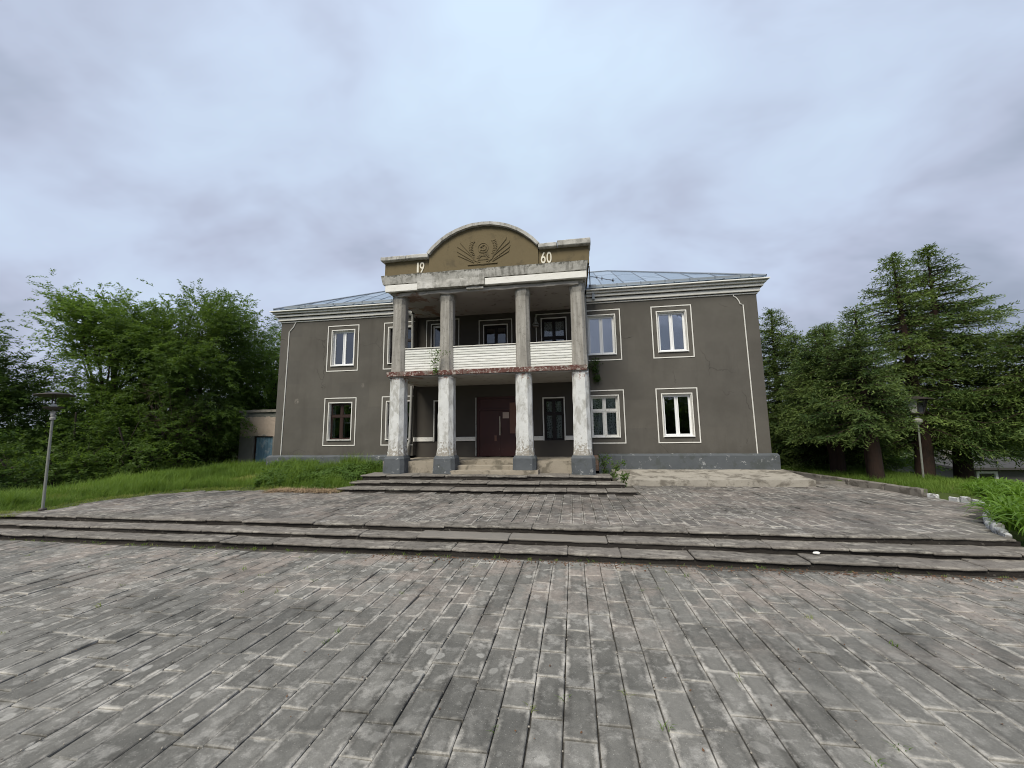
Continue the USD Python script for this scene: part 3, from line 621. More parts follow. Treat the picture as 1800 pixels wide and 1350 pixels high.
# ---------------------------------------------------------------- porch floor, steps up to the door, columns
YP = 11.6
pf = Polygon([(-5.98, YP), (-3.68, YP), (-3.68, 11.95), (-1.62, 11.95), (-1.62, YP), (.62, YP), (.62, D - .12), (.4, D - .12), (.4, DR), (-5.7, DR), (-5.7, D - .12), (-5.98, D - .12)])
H_('porch_floor', rough(extz(pf, .55, .95), .012, 3, .18, 6), 'porch')
for k, (y0, z1) in enumerate(((11.2, .705), (11.57, .825))):
    H_('porch_step', rough(cbx(-3.66, -1.64, y0, 11.96, .56, z1, .012), .008, 4, .12, 20 + k), 'porch')
colx = [-5.48, -3.87, -1.43, .265]; CY = 11.55
for k, cx in enumerate(colx):
    base = ngon_prism([(chamfer_square(.7, .1, cx, CY), .52), (chamfer_square(.67, .1, cx, CY), 1.05), (chamfer_square(.58, .1, cx, CY), 1.13)])
    low = ngon_prism([(chamfer_square(.56, .12, cx, CY), 1.1), (chamfer_square(.505, .115, cx, CY), 1.35), (chamfer_square(.475, .11, cx, CY), 3.4), (chamfer_square(.48, .11, cx, CY), 3.585)])
    c = H_('column', rough(low, .012, 3.2, .09, 30 + k), 'col_low')
    obj('column_base', rough(base, .016, 3, .1, 40 + k), M['plinth' if k != 2 else 'plinth'], c)
    obj('column_cap', rough(cbx(cx - .235, cx + .235, CY - .235, CY + .235, 3.5, 3.575, .03), .014, 7, .08, 44 + k), M['trim' if k % 2 else 'col_low'], c)
    upc = ngon_prism([(chamfer_square(.46, .1, cx, CY), 3.7), (chamfer_square(.435, .1, cx, CY), 4.1), (chamfer_square(.42, .1, cx, CY), 6.0), (chamfer_square(.47, .1, cx, CY), 6.12), (chamfer_square(.45, .1, cx, CY), 6.3)])
    H_('upper_column', rough(upc, .009, 3.2, .09, 50 + k), 'col_up')
for a, b in ((-1.05, -.1),):
    H_('porch_floor', rough(bx(-1.85, -1.02, 11.17, 11.6, .55, .72), .012, 4, .12, 77), 'porch')

# balcony: slab, soffit, board fronts
SL, SR = -5.76, .46
H_('balcony_slab', rough(bx(SL, SR, 11.24, DR - .004, 3.605, 3.75), .016, 5, .1, 61), 'slab')
H_('balcony_soffit', rough(bx(SL + .03, SR - .03, 11.29, DR - .006, 3.57, 3.6), .008, 2, .3, 62), 'soffit')
rngb = np.random.default_rng(8)
def balustrade(p0, p1):
    p0, p1 = np.array(p0), np.array(p1); L = np.linalg.norm(p1 - p0); ang = math.atan2(p1[1] - p0[1], p1[0] - p0[0])
    T = trimesh.transformations.rotation_matrix(ang, (0, 0, 1)); T[:3, 3] = (*p0, 0)
    r_ = cbx(0, L, -.02, .06, 4.5, 4.535, .006); r_.apply_transform(T); bal = H_('balustrade', r_, 'rail')
    for x in (.02, L / 2, L - .07):
        post = bx(x, x + .05, .026, .07, 3.755, 4.498); post.apply_transform(T); obj('baluster', post, M['rail'], bal)
    for k in range(9):
        z0 = 3.775 + k * .08
        b = cbx(.002, L - .002, 0, .022, z0 + rngb.uniform(0, .004), z0 + .076 + rngb.uniform(-.004, .001), .006)
        b.vertices[:, 1] += (b.vertices[:, 2] - z0) * .12 + rngb.uniform(-.003, .003); b.apply_transform(T)
        obj('board', b, M['board'], bal)
for a, b in ((0, 1), (1, 2), (2, 3)): balustrade((colx[a] + .215, CY - .1), (colx[b] - .215, CY - .1))
balustrade((SL + .12, DR - .02), (SL + .12, CY + .2)); balustrade((SR - .12, CY + .2), (SR - .12, DR - .02))

# entablature and the roof slab of the portico
rg = 0
H_('portico_ceiling', rough(bx(-5.7, .44, 11.3, D + .002, 6.27, 6.36), .012, 1.6, .25, 63), 'soffit')
H_('portico_ceiling', bx(RL + .004, RR - .004, D + .004, DR + .004, 6.26, 6.5), 'soffit')
def band(x0, x1, y0, z0, z1, flare, amp, seed, mat, back=D - .02, **k):
    o = [(np.array([[x0 + flare, y0 + flare], [x1 - flare, y0 + flare], [x1 - flare, back], [x0 + flare, back]]), z0), (np.array([[x0, y0], [x1, y0], [x1, back], [x0, back]]), z1)]
    return H_('entablature', rough(ngon_prism(o), amp, 4, .12, seed), mat, **k)
band(-5.98, .60, 11.08, 6.6, 6.875, .05, .012, 64, 'ent')
band(-5.82, .545, 11.2, 6.365, 6.598, .02, .010, 65, 'ent')
H_('fascia', rough(cbx(-5.84, -4.75, 11.125, 11.21, 6.345, 6.565, .008), .006, 4, .1, 66), 'cornice')
H_('fascia', rough(cbx(-2.55, .55, 11.125, 11.21, 6.36, 6.565, .008), .007, 4, .1, 67), 'cornice')
H_('fascia', rough(bx(-4.75, -2.55, 11.11, 11.21, 6.37, 6.61), .025, 5, .08, 68), 'ent', label='crumbled middle stretch of the fascia')
# broken lower edge hanging under the fascia
H_('broken_edge', rough(bx(-5.5, .3, 11.26, 11.36, 6.22, 6.32), .03, 3.3, .07, 69), 'soffit')
H_('broken_edge', rough(bx(-3.15, -2.62, 11.17, 11.25, 6.27, 6.335), .025, 4, .07, 70), 'ent')

# pediment with the arched centre
ax0, ax1, zs = -4.42, -.89, 6.88
RAD, zc = 2.27, 7.57 + .82 - 2.27; am = (ax0 + ax1) / 2
th = np.linspace(math.asin(-(ax1 - ax0) / 2 / RAD), math.asin((ax1 - ax0) / 2 / RAD), 15)
arc = np.c_[am + RAD * np.sin(th), zc + RAD * np.cos(th)]
ped = H_('pediment', extr(Polygon([(ax0, zs), *map(tuple, arc - (0, .05)), (ax1, zs)]), 11.255, 11.62), 'ped')
H_('pediment', extr(sbox(-5.96, zs, ax0 - .003, 7.43), 11.31, 11.6), 'ped'); H_('pediment', extr(sbox(ax1 + .003, zs, .65, 7.43), 11.31, 11.6), 'ped')
for xx in (-5.96, .36): H_('pediment', bx(xx, xx + .29, 11.605, D + .5, zs, 7.43), 'ped')
inner = arc - 0; outer = np.c_[am + (RAD + .07) * np.sin(th), zc + (RAD + .07) * np.cos(th)]
low_ = np.c_[am + (RAD - .03) * np.sin(th), zc + (RAD - .03) * np.cos(th)]
for k in range(0, 14, 2):
    q = Polygon([*map(tuple, low_[k:k + 3]), *map(tuple, outer[k:k + 3][::-1])])
    obj('arch_coping', rough(extr(q, 11.15, 11.68), .01, 5, .1, 80 + k), M['ent'], ped)
for a, b, s in ((-6.06, -5.2, 0), (-5.19, ax0 - .01, 1), (ax1 + .01, -.3, 2), (-.29, .71, 3)):
    H_('coping', rough(cbx(a, b, 11.16, 11.7, 7.432, 7.57 + .05 * (s in (3,)), .02), .014, 5, .1, 90 + s), 'ent')
for xx in (-6.05, .3): H_('coping', rough(cbx(xx, xx + .4, 11.705, D + .5, 7.432, 7.57, .02), .014, 5, .14, 95), 'ent')
# year numbers
for txt, x, z in (('19', -4.845, 7.0), ('60', -.81, 6.985)):
    for ci, ch in enumerate(txt):
        m = meshkit.text_mesh(ch, .33, .02, True) if ch != '1' else trimesh.creation.box((.062, .33, .02))
        if ch == '1': m.apply_translation((.09, .165, .01))
        v = m.vertices.copy(); v[:, 0] = (v[:, 0] - v[:, 0].min()); w_ = v[:, 0].max(); v[:, 0] *= min(1, .15 / w_)
        m.vertices = np.c_[x + v[:, 0] + (.0 if ci == 0 else (.1 if txt == '19' else .18)), 11.309 - v[:, 2], z + v[:, 1]]
        if txt == '19' and ci == 0: m.vertices[:, 0] += 0
        m.fix_normals(); H_('numeral', m, 'digit')
# relief emblem: disc with crossed hammer and sickle, rising sun and sheaves, all in the colour of the wall
ey = 11.25
def e_tube(pts, r=.018): return tube([(x, ey, z) for x, z in pts], r, 6)
ecx, ecz = -2.63, 7.62
parts = []
def arcpts(cx, cz, r, a0, a1, n=16, sx=1): return [(cx + sx * r * math.cos(t), cz + r * math.sin(t)) for t in np.radians(np.linspace(a0, a1, n))]
parts.append(e_tube(arcpts(ecx, ecz, .165, 0, 360, 28), .012))
parts.append(e_tube(arcpts(ecx + .01, ecz + .01, .09, -140, 95, 14), .018))                     # sickle blade
parts.append(e_tube([(ecx - .06, ecz - .05), (ecx - .115, ecz - .1)], .016))
parts.append(e_tube([(ecx + .09, ecz - .1), (ecx - .035, ecz + .055)], .015))                       # hammer
parts.append(e_tube([(ecx - .085, ecz + .03), (ecx + .02, ecz + .1)], .028))
parts.append(e_tube([(ecx - .12, ecz - .13), (ecx + .12, ecz - .13)], .018))
emb = [cat_(parts)]
sunp = [e_tube(arcpts(ecx, ecz - .385, .13, 15, 165, 12), .014)] + [e_tube([(ecx + .15 * math.cos(t), ecz - .385 + .15 * math.sin(t)), (ecx + .22 * math.cos(t), ecz - .385 + .2 * math.sin(t))], .009) for t in np.radians(np.linspace(20, 160, 9))]
sunp.append(e_tube([(ecx - .17, ecz - .385), (ecx + .17, ecz - .385)], .012)); sunp.append(e_tube(arcpts(ecx, ecz - .33, .23, 205, 335, 12), .016))
wre = []
for s in (-1, 1):
    wp = [(ecx + s * .1, ecz - .46), (ecx + s * .27, ecz - .4), (ecx + s * .38, ecz - .22), (ecx + s * .41, ecz - .02), (ecx + s * .36, ecz + .14), (ecx + s * .27, ecz + .24)]
    wre.append(e_tube(wp, .017))
    for k in range(9):
        t = k / 8; x = ecx + s * (.34 + .06 * math.sin(t * 3.1)); zz = ecz - .22 + t * .44
        wre.append(e_tube([(x, zz), (x - s * .07, zz + .025)], .012)); wre.append(e_tube([(x, zz), (x + s * .06, zz + .035)], .012))
    for (xa, za), (xb, zb) in (((.3, -.46), (.82, -.18)), ((.33, -.4), (.85, -.04)), ((.3, -.3), (.84, .12)), ((.36, -.22), (.74, .24))):
        wre.append(e_tube([(ecx + s * xa, ecz + za), (ecx + s * xb, ecz + zb)], .019))
        if s == 1:
            for q in np.linspace(.35, 1, 6):
                px, pz = xa + (xb - xa) * q, za + (zb - za) * q
                wre.append(e_tube([(ecx + px, ecz + pz), (ecx + px + .02, ecz + pz + .06)], .011))
obj('emblem', cat_(emb), M['ped'], ped); obj('rising_sun_relief', cat_(sunp), M['ped'], ped); obj('wheat_sheaf_relief', cat_(wre), M['ped'], ped)
obj('relief_bar', cbx(-3.13, -2.17, ey - .025, ey + .01, 7.075, 7.11, .006), M['ped'], ped)

# ---------------------------------------------------------------- downpipes, wires, lamp, antenna
px = RR + .09; py = D - .09
H_('downpipe', cat_([tube([(px, py, 1.0), (px, py, 3.55)], .042, 10), tube([(px - .02, py, 3.6), (px - .02, py, 6.6)], .042, 10), tube([(px - .02, py, 3.52), (px - .02, py, 3.66)], .055, 10), tube([(px, py, 1.02), (px + .03, py - .14, .9)], .044, 10)]), 'pipe')
H_('rain_hopper', cat_([cbx(px + .13, px + .37, py - .16, py + .02, 6.72, 6.93, .01), bx(px + .22, px + .31, py - .14, py - .04, 6.4, 6.72), tube([(px - .02, py, 6.55), (px + .1, py - .05, 6.68), (px + .16, py - .08, 6.76)], .045, 8)]), 'gutter')
pl = RL - .07
H_('downpipe', cat_([tube([(pl + .03, py, 3.8), (pl, py, 6.25)], .045, 10), tube([(pl - .02, py, 1.55), (pl + .02, py, 3.56)], .045, 10), tube([(pl - .02, py, 1.56), (pl - .12, py - .08, 1.1), (pl - .17, py - .2, .98)], .047, 10), tube([(pl, py, 6.25), (pl - .18, py - .08, 6.42), (pl - .4, py - .12, 6.5)], .047, 8)]), 'pipe')
for pts in ([(-10.81, 6.35), (-10.9, 6.2), (-10.93, 6.12), (-11.06, 5.98), (-11.11, 5.93), (-11.15, 1.06)], [(5.46, 6.35), (5.48, 6.26), (5.56, 6.2), (5.63, 6.08), (5.66, 5.98), (5.75, 5.94), (5.77, 1.05)]):
    H_('white_cable', tube([(x, D - .016, z) for x, z in pts], .017, 6), 'trim')
H_('wall_lamp', cat_([lathe([(.0, .24), (.03, .24), (.045, .1), (.13, -.04), (.135, -.05), (.12, -.05), (.04, .08), (0, .1)], 14, (-1.22, DR - .14, 5.74)), tube([(-1.22, DR, 6.05), (-1.22, DR - .1, 6.07), (-1.22, DR - .14, 5.96)], .012, 6), lathe([(0, -.09), (.11, -.09), (.11, -.06), (0, -.06)], 12, (-1.22, DR - .14, 5.72))]), 'pipe')
H_('antenna', cat_([tube([(.74, D - .5, 7.5), (.745, D - .5, 6.75)], .018, 6), tube([(.76, D - .52, 7.12), (1.2, D - .52, 7.0), (1.56, D - .52, 6.9)], .011, 5)] + [tube([(x, D - .62, z + .0), (x, D - .42, z)], .012, 5) for x, z in ((.98, 7.06), (1.15, 7.01), (1.5, 6.92))] + [tube([(x, D - .52, z - .07), (x, D - .52, z + .07)], .012, 5) for x, z in ((1.15, 7.01), (1.52, 6.92))]), 'dark_metal')

# lean-to annex at the far left corner
annex = thing('annex_shed', 'low flaking plaster outbuilding with faded blue door left of the hall', 'shed')
AY = 16.2; s_ = AY / 15
ax_ = (-14.52 * s_, -11.6); at = 1.77 + (2.95 - 1.77) * s_; dxa = -13.8 * s_
dzt = 1.77 + .03 * s_
obj('wall', rough(extr(sbox(ax_[0], -.6, ax_[1], at - .12).difference(sbox(dxa, -.61, dxa + 1.0, dzt)), AY, AY + .3), .02, 2, .25, 12), M['annex'], annex)
obj('wall', bx(ax_[0], ax_[0] + .3, AY + .305, AY + 5, -.6, at - .12), M['annex'], annex); obj('wall', bx(ax_[0] + .31, ax_[1], AY + 4.7, AY + 5, -.6, at - .12), M['annex'], annex)
obj('roof_slab', rough(bx(ax_[0] - .06, ax_[1], AY - .07, AY + 5.05, at - .118, at), .015, 4, .25, 13), M['concrete'], annex)
dd = obj('door', cat_([cbx(dxa + .06 + k * .148, dxa + .2 + k * .148, AY + .1, AY + .14, -.5, dzt - .05, .006) for k in range(6)]), M['blue'], annex)
obj('door_frame', cat_([bx(dxa, dxa + .05, AY + .06, AY + .16, -.5, dzt), bx(dxa + .95, dxa + 1.0, AY + .06, AY + .16, -.5, dzt), bx(dxa + .05, dxa + .95, AY + .06, AY + .16, dzt - .045, dzt)]), M['wood_b'], dd)

# ================================================================ GROUND
TZ = .27                                       # terrace level
def sm(a, b, x): t = np.clip((x - a) / (b - a), 0, 1); return t * t * (3 - 2 * t)
tl = np.array([(-15.5, 5.85), (-11.75, 6.05), (-11.2, 6.35), (-11.3, 7.0), (-11.42, 8.0), (-11.25, 8.9), (-10.85, 9.6), (-9.6, 9.95), (-8.0, 9.85), (-6.3, 9.68)])   # edge of the paving against the lawn
kl = np.array([(5.2, 5.72), (5.72, 6.28), (5.95, 6.75), (6.18, 7.15), (6.55, 7.6), (7.0, 8.08), (7.4, 8.5), (7.7, 8.85), (7.88, 9.2), (7.82, 9.7), (7.72, 10.2), (7.62, 11.07), (7.38, 12.25), (6.98, 14.9), (6.7, 17.0), (6.6, 23)])      # kerb line on the right
terrace_poly = Polygon([(-11.9, 6.1), *map(tuple, tl[2:]), (-6.3, 12.2), (6.4, 12.2), (7.38, 12.25), *map(tuple, kl[1:12][::-1]), (5.6, 6.1)]).intersection(sbox(-20, 6.5, 20, 30))
def lawn_h(x, y):
    x, y = np.asarray(x, float), np.asarray(y, float)
    n = meshkit.fbm(np.stack([x * .5, y * .5, 0 * x], -1), 3, 2) - .5
    left = TZ - .02 + sm(9.7, 13.2, y) * .2 + sm(-11.2, -13.4, x) * .0
    left = left - sm(-14.2, -19.5, x) * 2.0 * (1 - .0 * y) - sm(-19.5, -60, x) * 1.5 + n * .06
    left = left - sm(6.4, 3.0, y) * sm(-11, -12.5, x) * .3 - sm(13.0, 19, y) * .5
    right = .36 + n * .05 - sm(9.0, 24, x) * 3.6 - sm(24, 70, x) * 1.5 - sm(17, 40, y) * 2.0
    return np.where(x < -2.6, left, right)
def ground_h(x, y):
    h = lawn_h(x, y)
    # below the paving and behind the camera
    w = sm(-11.0, -10.5, x) * sm(8.6, 8.1, x)
    front = sm(6.0, 5.6, y)
    h = h * (1 - front * sm(-16, -14.5, x) * sm(13, 11, x)) + (-.12) * front * sm(-16, -14.5, x) * sm(13, 11, x)
    return h
gx = np.unique(np.r_[np.linspace(-600, -60, 12), np.linspace(-60, -22, 20), np.linspace(-22, 16, 190), np.linspace(16, 60, 24), np.linspace(60, 600, 12)])
gy = np.unique(np.r_[np.linspace(-400, -30, 10), np.linspace(-30, 2, 17), np.linspace(2, 20, 120), np.linspace(20, 60, 22), np.linspace(60, 700, 14)])
GX, GY = np.meshgrid(gx, gy)
GZ = ground_h(GX, GY)
inside = shapely.contains_xy(terrace_poly.buffer(.03), GX, GY) | ((GX > -11.2) & (GX < 7.3) & (GY > 5.6) & (GY < 23) & (GX > -6.6)) & ~((GX > 6.2) & (GY > 17))
GZ = np.where(inside, np.minimum(GZ, .1), GZ)
GZ = np.where((GY < 6.75) & (GX > -15.6) & (GX < 11) & ((GX < 5.5 + np.maximum(0, GY - 6.2) * .7) | (GY < 6.1)) & ((GX > -12.1) | (GY < 6.0)), -.12, GZ)
GZ = np.where((GX > 5.5) & (GX < 8.1) & (GY > 6.1) & (GY < 12.2) & shapely.contains_xy(Polygon([*map(tuple, kl[:12]), (7.5, 12.3), (5, 12.3), (5, 5.7)]).buffer(.1), GX, GY), .1, GZ)
nx, ny = len(gx), len(gy); ii = (np.arange(ny - 1)[:, None] * nx + np.arange(nx - 1)[None]).ravel()
gf = np.vstack([np.c_[ii, ii + 1, ii + nx + 1], np.c_[ii, ii + nx + 1, ii + nx]])
obj('ground', trimesh.Trimesh(np.c_[GX.ravel(), GY.ravel(), GZ.ravel()], gf, process=False), M['soil'], kind='structure', smooth=True)

# ---- paving slabs
PW, PL, GAP = .206, .52, .0085
def paver(cx, cy, w, l, z, rg):
    hw, hl, c = w / 2 - GAP / 2, l / 2 - GAP / 2, .006
    dz = rg.normal(0, .003); tx, ty = rg.normal(0, .014), rg.normal(0, .006)
    j = rg.normal(0, .0024, (4, 2)); s = np.array([(-1, -1), (1, -1), (1, 1), (-1, 1)])
    top = s * (hw - c, hl - c) + j; rim = s * (hw, hl) + j
    zz = lambda p: dz + p[:, 0] * tx + p[:, 1] * ty
    v = np.vstack([np.c_[top, zz(top)], np.c_[rim, zz(rim) - c * .9], np.c_[rim, np.full(4, -.05)]])
    ang = rg.normal(0, .003); R = np.array([[math.cos(ang), -math.sin(ang)], [math.sin(ang), math.cos(ang)]])
    uv = np.vstack([top / (hw, hl), rim / (hw, hl), rim / (hw, hl)])
    v[:, :2] = v[:, :2] @ R.T + (cx, cy); v[:, 2] += z
    f = [[0, 1, 2], [0, 2, 3]]
    for k in range(4):
        a, b = k, (k + 1) % 4
        f += [[a + 4, b + 4, b], [a + 4, b, a], [a + 8, b + 8, b + 4], [a + 8, b + 4, a + 4]]
    if rg.random() < .07:          # a chipped corner
        k = rg.integers(4); v[k, 2] -= .012; v[k + 4, 2] -= .014; v[k, :2] += (np.array((cx, cy)) - v[k, :2]) * .06
    return v, np.array(f), uv, np.full(12, rg.random())
def lay(parent, mat, region, x0, x1, y0, y1, z, seed, limit=300, settle=None):
    rg = np.random.default_rng(seed); out = []
    nx_ = int((x1 - x0) / PW)
    for i in range(nx_):
        cx = x0 + (i + .5) * PW; y = y0 - rg.uniform(0, PL)
        while y < y1:
            l = PL * rg.choice([1, 1, 1, .9, .75, .62, .5, .8]); cy = y + l / 2; a, b = max(y, y0), min(y + l, y1)
            if b - a > .06 and region(cx, (a + b) / 2):
                zz = z + (settle(cx, cy) if settle else 0)
                out.append((cx, (a + b) / 2, paver(cx, (a + b) / 2, PW, b - a, zz, rg)))
            y += l
    # the ones that show largest: nearest to the lens and inside the picture
    def seen(cx, cy):
        p = np.array([cx, cy, z - H]); d_ = p @ fw
        if d_ < .2: return 1e9
        sx, sy = FPX * (p @ rt) / d_, FPX * (p @ up) / d_
        return math.hypot(cx, cy) + (1e6 if abs(sx) > 930 or abs(sy) > 700 else 0)
    out.sort(key=lambda o: seen(o[0], o[1]))
    for k, (_, _, (v, f, uv, t)) in enumerate(out[:limit]):
        obj('paver', trimesh.Trimesh(v, f, process=False), mat, parent, uv=uv, tone=t)
    rest = out[limit:]
    if rest:
        n = 0; V, F, U, T = [], [], [], []
        for _, _, (v, f, uv, t) in rest: V.append(v); F.append(f + n); U.append(uv); T.append(t); n += len(v)
        obj('paver_field', trimesh.Trimesh(np.vstack(V), np.vstack(F), process=False), mat, parent, kind='stuff', uv=np.vstack(U), tone=np.concatenate(T))
plaza = obj('plaza', bx(-15.5, 11, -6, 5.9, -.1, -.024), M['joint'], kind='structure')
wave = lambda x, y: float(.006 * math.sin(x * .8 + y * .5) + .005 * math.sin(x * 1.9 - y * 1.1 + 1))
lay(plaza, M['paver'], lambda x, y: True, -15.4 + .04, 10.9, -1.0, 5.62, 0, 11, settle=wave)
tp = terrace_poly.buffer(-.02)
terrace = obj('terrace', extz(terrace_poly, .05, TZ - .02), M['joint'], kind='structure')
inner_t = terrace_poly.buffer(-.08).difference(sbox(-6.5, 9.72, 1.6, 13)).difference(sbox(1.4, 11.45, 6.5, 13))
lay(terrace, M['paver_up'], lambda x, y: shapely.contains_xy(inner_t, x, y), -11.6, 8.2, 6.42, 12.15, TZ, 12, settle=lambda x, y: .4 * wave(x, y))
side_path = obj('side_path', extz(Polygon([(6.42, 12.26), (7.4, 12.3), (7.0, 14.9), (6.72, 17), (6.62, 23), (6.36, 23), (6.36, 13)]), .1, .335), M['asphalt'], kind='structure')
obj('path_edge', rough(bx(6.44, 7.34, 12.1, 12.25, .2, .34), .01, 4, .15, 5), M['kerb'], side_path)

# ---- the three long steps up to the terrace
rg = np.random.default_rng(21)
stairs = thing('plaza_steps', kind='structure')
for k, (y0, z1) in enumerate(((5.74, .09), (6.06, .18), (6.38, TZ + .003))):
    x = -15.4; xe = 8.0 if k < 2 else 5.9
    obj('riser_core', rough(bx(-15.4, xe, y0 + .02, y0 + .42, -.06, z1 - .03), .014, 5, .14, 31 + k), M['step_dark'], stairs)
    x = x if k < 2 else -11.6 - .3
    while x < xe - .05:
        l = rg.choice([.98, .98, 1.45, .74]) * rg.uniform(.97, 1.03); e = min(x + l, xe)
        m = cbx(x + .004, e - .004, y0 - rg.uniform(0, .025), y0 + .33, z1 - .036, z1, .011)
        m = rough(m, .012, 5, .1, int(rg.integers(999)))
        m.vertices[:, 2] += (m.vertices[:, 0] - (x + e) / 2) * rg.normal(0, .006) + rg.normal(0, .004) - sm(y0 + .1, y0 - .03, m.vertices[:, 1]) * rg.uniform(0, .012)
        pale = k == 1 and abs((x + e) / 2 + 1.0) < .9
        obj('step_slab', m, M['step_pale' if pale else 'step'], stairs, smooth=40)
        x = e
# loose sandy strip at the foot
# ---- the short flight in front of the portico
fl = thing('portico_steps', kind='structure')
for k, (y0, z1, xa, xb) in enumerate(((9.86, .355, -6.42, 1.5), (10.36, .475, -6.36, 1.3), (10.86, .6, -6.3, 1.02))):
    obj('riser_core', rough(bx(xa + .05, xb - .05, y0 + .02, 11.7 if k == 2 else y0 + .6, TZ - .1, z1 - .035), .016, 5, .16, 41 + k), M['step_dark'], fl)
    x = xa
    while x < xb - .05:
        l = rg.choice([.98, 1.2, 1.45, .8]) * rg.uniform(.97, 1.03); e = min(x + l, xb)
        if xb - e < .25: e = xb
        back = 11.7 if k == 2 else y0 + .52
        m = rough(cbx(x + .004, e - .004, y0 - rg.uniform(0, .03), back, z1 - .042, z1, .012), .015, 5, .12, int(rg.integers(999)))
        m.vertices[:, 2] += (m.vertices[:, 0] - (x + e) / 2) * rg.normal(0, .008) + rg.normal(0, .005)
        pale = (k == 2 and x < -5.2) or False
        obj('step_slab', m, M['step_pale' if pale else 'step'], fl, smooth=40)
        x = e
# sloping concrete apron along the right wing
ap_ = np.array([(1.2, 11.55, .41), (3.0, 11.58, .42), (5.0, 11.62, .43), (6.38, 11.66, .43), (6.42, 13.36, .555), (5, 13.36, .56), (3, 13.36, .56), (1.2, 13.36, .56)])
pts = np.vstack([ap_, ap_ - (0, 0, .3)])
apron = obj('concrete_apron', rough(trimesh.convex.convex_hull(pts), .018, 3, .12, 51), M['apron'], kind='structure')

# ---- kerbs on the right
def polyline(pts, step):
    pts = np.asarray(pts, float); seg = np.r_[0, np.cumsum(np.linalg.norm(np.diff(pts, axis=0), axis=1))]
    s = np.arange(0, seg[-1], step); return np.c_[np.interp(s, seg, pts[:, 0]), np.interp(s, seg, pts[:, 1])]
def kerb_stones(name, pts, step, mats, label, cat, h, w):
    t = thing(name, label, cat); p = polyline(pts, step); big = step < .5
    for k in range(len(p) - 1):
        if big and rg.random() < .2: continue
        a, b = p[k], p[k + 1]; L = np.linalg.norm(b - a); ang = math.atan2(*(b - a)[::-1])
        m = rough(cbx(.006, L - .006, -w * (rg.uniform(.45, 1.2) if big else 1), 0, -.15, h + rg.uniform(-.012, .012) * (2.5 if big else 1), .02), .012 if big else .012, 12 if big else 6, .06 if big else .1, int(rg.integers(999)))
        T = trimesh.transformations.rotation_matrix(ang + rg.normal(0, .015), (0, 0, 1)); T[:3, 3] = (*a, TZ); m.apply_transform(T)
        obj('kerb_stone', m, M[mats[k % len(mats)] if isinstance(mats, list) else mats], t, smooth=40)
    return t
kerb_stones('lawn_kerb', kl[10:], .95, ['kerb', 'kerb', 'kerb'], 'long low weathered stone kerb between the side paving and the tree lawn', 'kerb', .15, .14)
kerb_stones('flower_bed_kerb', kl[1:11], .21, 'kerb_w', 'whitewashed broken stone edging round the daylily bed', 'edging', .085, .1)

# ================================================================ LAMP POSTS
gz = lambda x, y: float(lawn_h(x, y))
LP = np.array([-11.23, 6.8, TZ])
lp = thing('lamp_post', 'leaning grey lamp post with bare dark disc top, at the left end of the steps', 'lamp post', loc=LP)
tip = np.array([-.13, .02, 2.52])
at_ = lambda t: tip * t
obj('post', tube([at_(0), at_(.45), at_(.775)], [.025, .023, .021], 12), M['post'], lp)
obj('base_collar', lathe([(0, 0), (.062, 0), (.062, .035), (.045, .05), (0, .05)], 14), M['dark_metal'], lp)
def tilt(m, t):
    a = tip / np.linalg.norm(tip); R = trimesh.geometry.align_vectors((0, 0, 1), a); m.apply_transform(R); m.apply_translation(at_(t)); return m
obj('neck', tilt(lathe([(0, -.06), (.045, -.06), (.05, -.02), (.028, .0), (.04, .04), (.03, .08), (.05, .12), (0, .12)], 14), .79), M['pipe'], lp)
obj('lower_dish', tilt(lathe([(0, -.05), (.05, -.05), (.15, .0), (.165, .02), (.15, .025), (.05, -.01), (0, -.01)], 20), .868), M['dark_metal'], lp)
obj('bulb_socket', tilt(lathe([(0, 0), (.045, 0), (.05, .04), (.03, .07), (0, .075)], 12), .88), M['lampglass'], lp)
for a in (0, 2.09, 4.19):
    obj('stay_rod', tilt(tube([(.028 * math.cos(a), .028 * math.sin(a), 0), (.028 * math.cos(a), .028 * math.sin(a), .3)], .011, 6), .872), M['dark_metal'], lp)
obj('disc_cap', tilt(lathe([(0, .055), (.04, .05), (.2, .012), (.315, -.012), (.318, -.03), (.3, -.028), (.1, -.012), (0, -.01)], 28), .99), M['dark_metal'], lp)

rx, ry = 9.83, 12.9
rp = thing('lamp_post', 'lamp post with tapered glass lantern, standing before the conifers', 'lamp post', loc=(rx, ry, .3))
tip = np.array([.1, 0, 2.4])
obj('post', tube([at_(0), at_(.4), at_(.66)], [.025, .023, .021], 12), M['post'], rp)
obj('neck', tilt(lathe([(0, -.1), (.04, -.1), (.1, -.03), (.11, .03), (.07, .07), (.035, .09), (.05, .13), (.03, .16), (0, .16)], 16), .70), M['pipe'], rp)
obj('lantern_floor', tilt(lathe([(0, 0), (.15, 0), (.155, .03), (.05, .05), (0, .05)], 6), .785), M['dark_metal'], rp)
for k in range(6):
    a0, a1 = math.radians(60 * k + 3), math.radians(60 * k + 57)
    v = [(r * math.cos(a), r * math.sin(a), z) for r, z in ((.15, .0), (.26, .4)) for a in (a0, a1)]
    v += [(x * .97, y * .97, z) for x, y, z in v]
    m = trimesh.convex.convex_hull(np.array(v)); am_ = math.radians(60 * k)
    if k != 4: obj('lantern_pane', tilt(m, .8), M['lampglass'], rp)
    obj('lantern_bar', tilt(tube([(.155 * math.cos(am_), .155 * math.sin(am_), 0), (.268 * math.cos(am_), .268 * math.sin(am_), .41)], .011, 5), .8), M['dark_metal'], rp)
obj('lantern_cap', tilt(lathe([(0, .08), (.06, .07), (.27, .015), (.39, -.01), (.39, -.03), (.26, -.02), (0, -.01)], 24), .972), M['dark_metal'], rp)

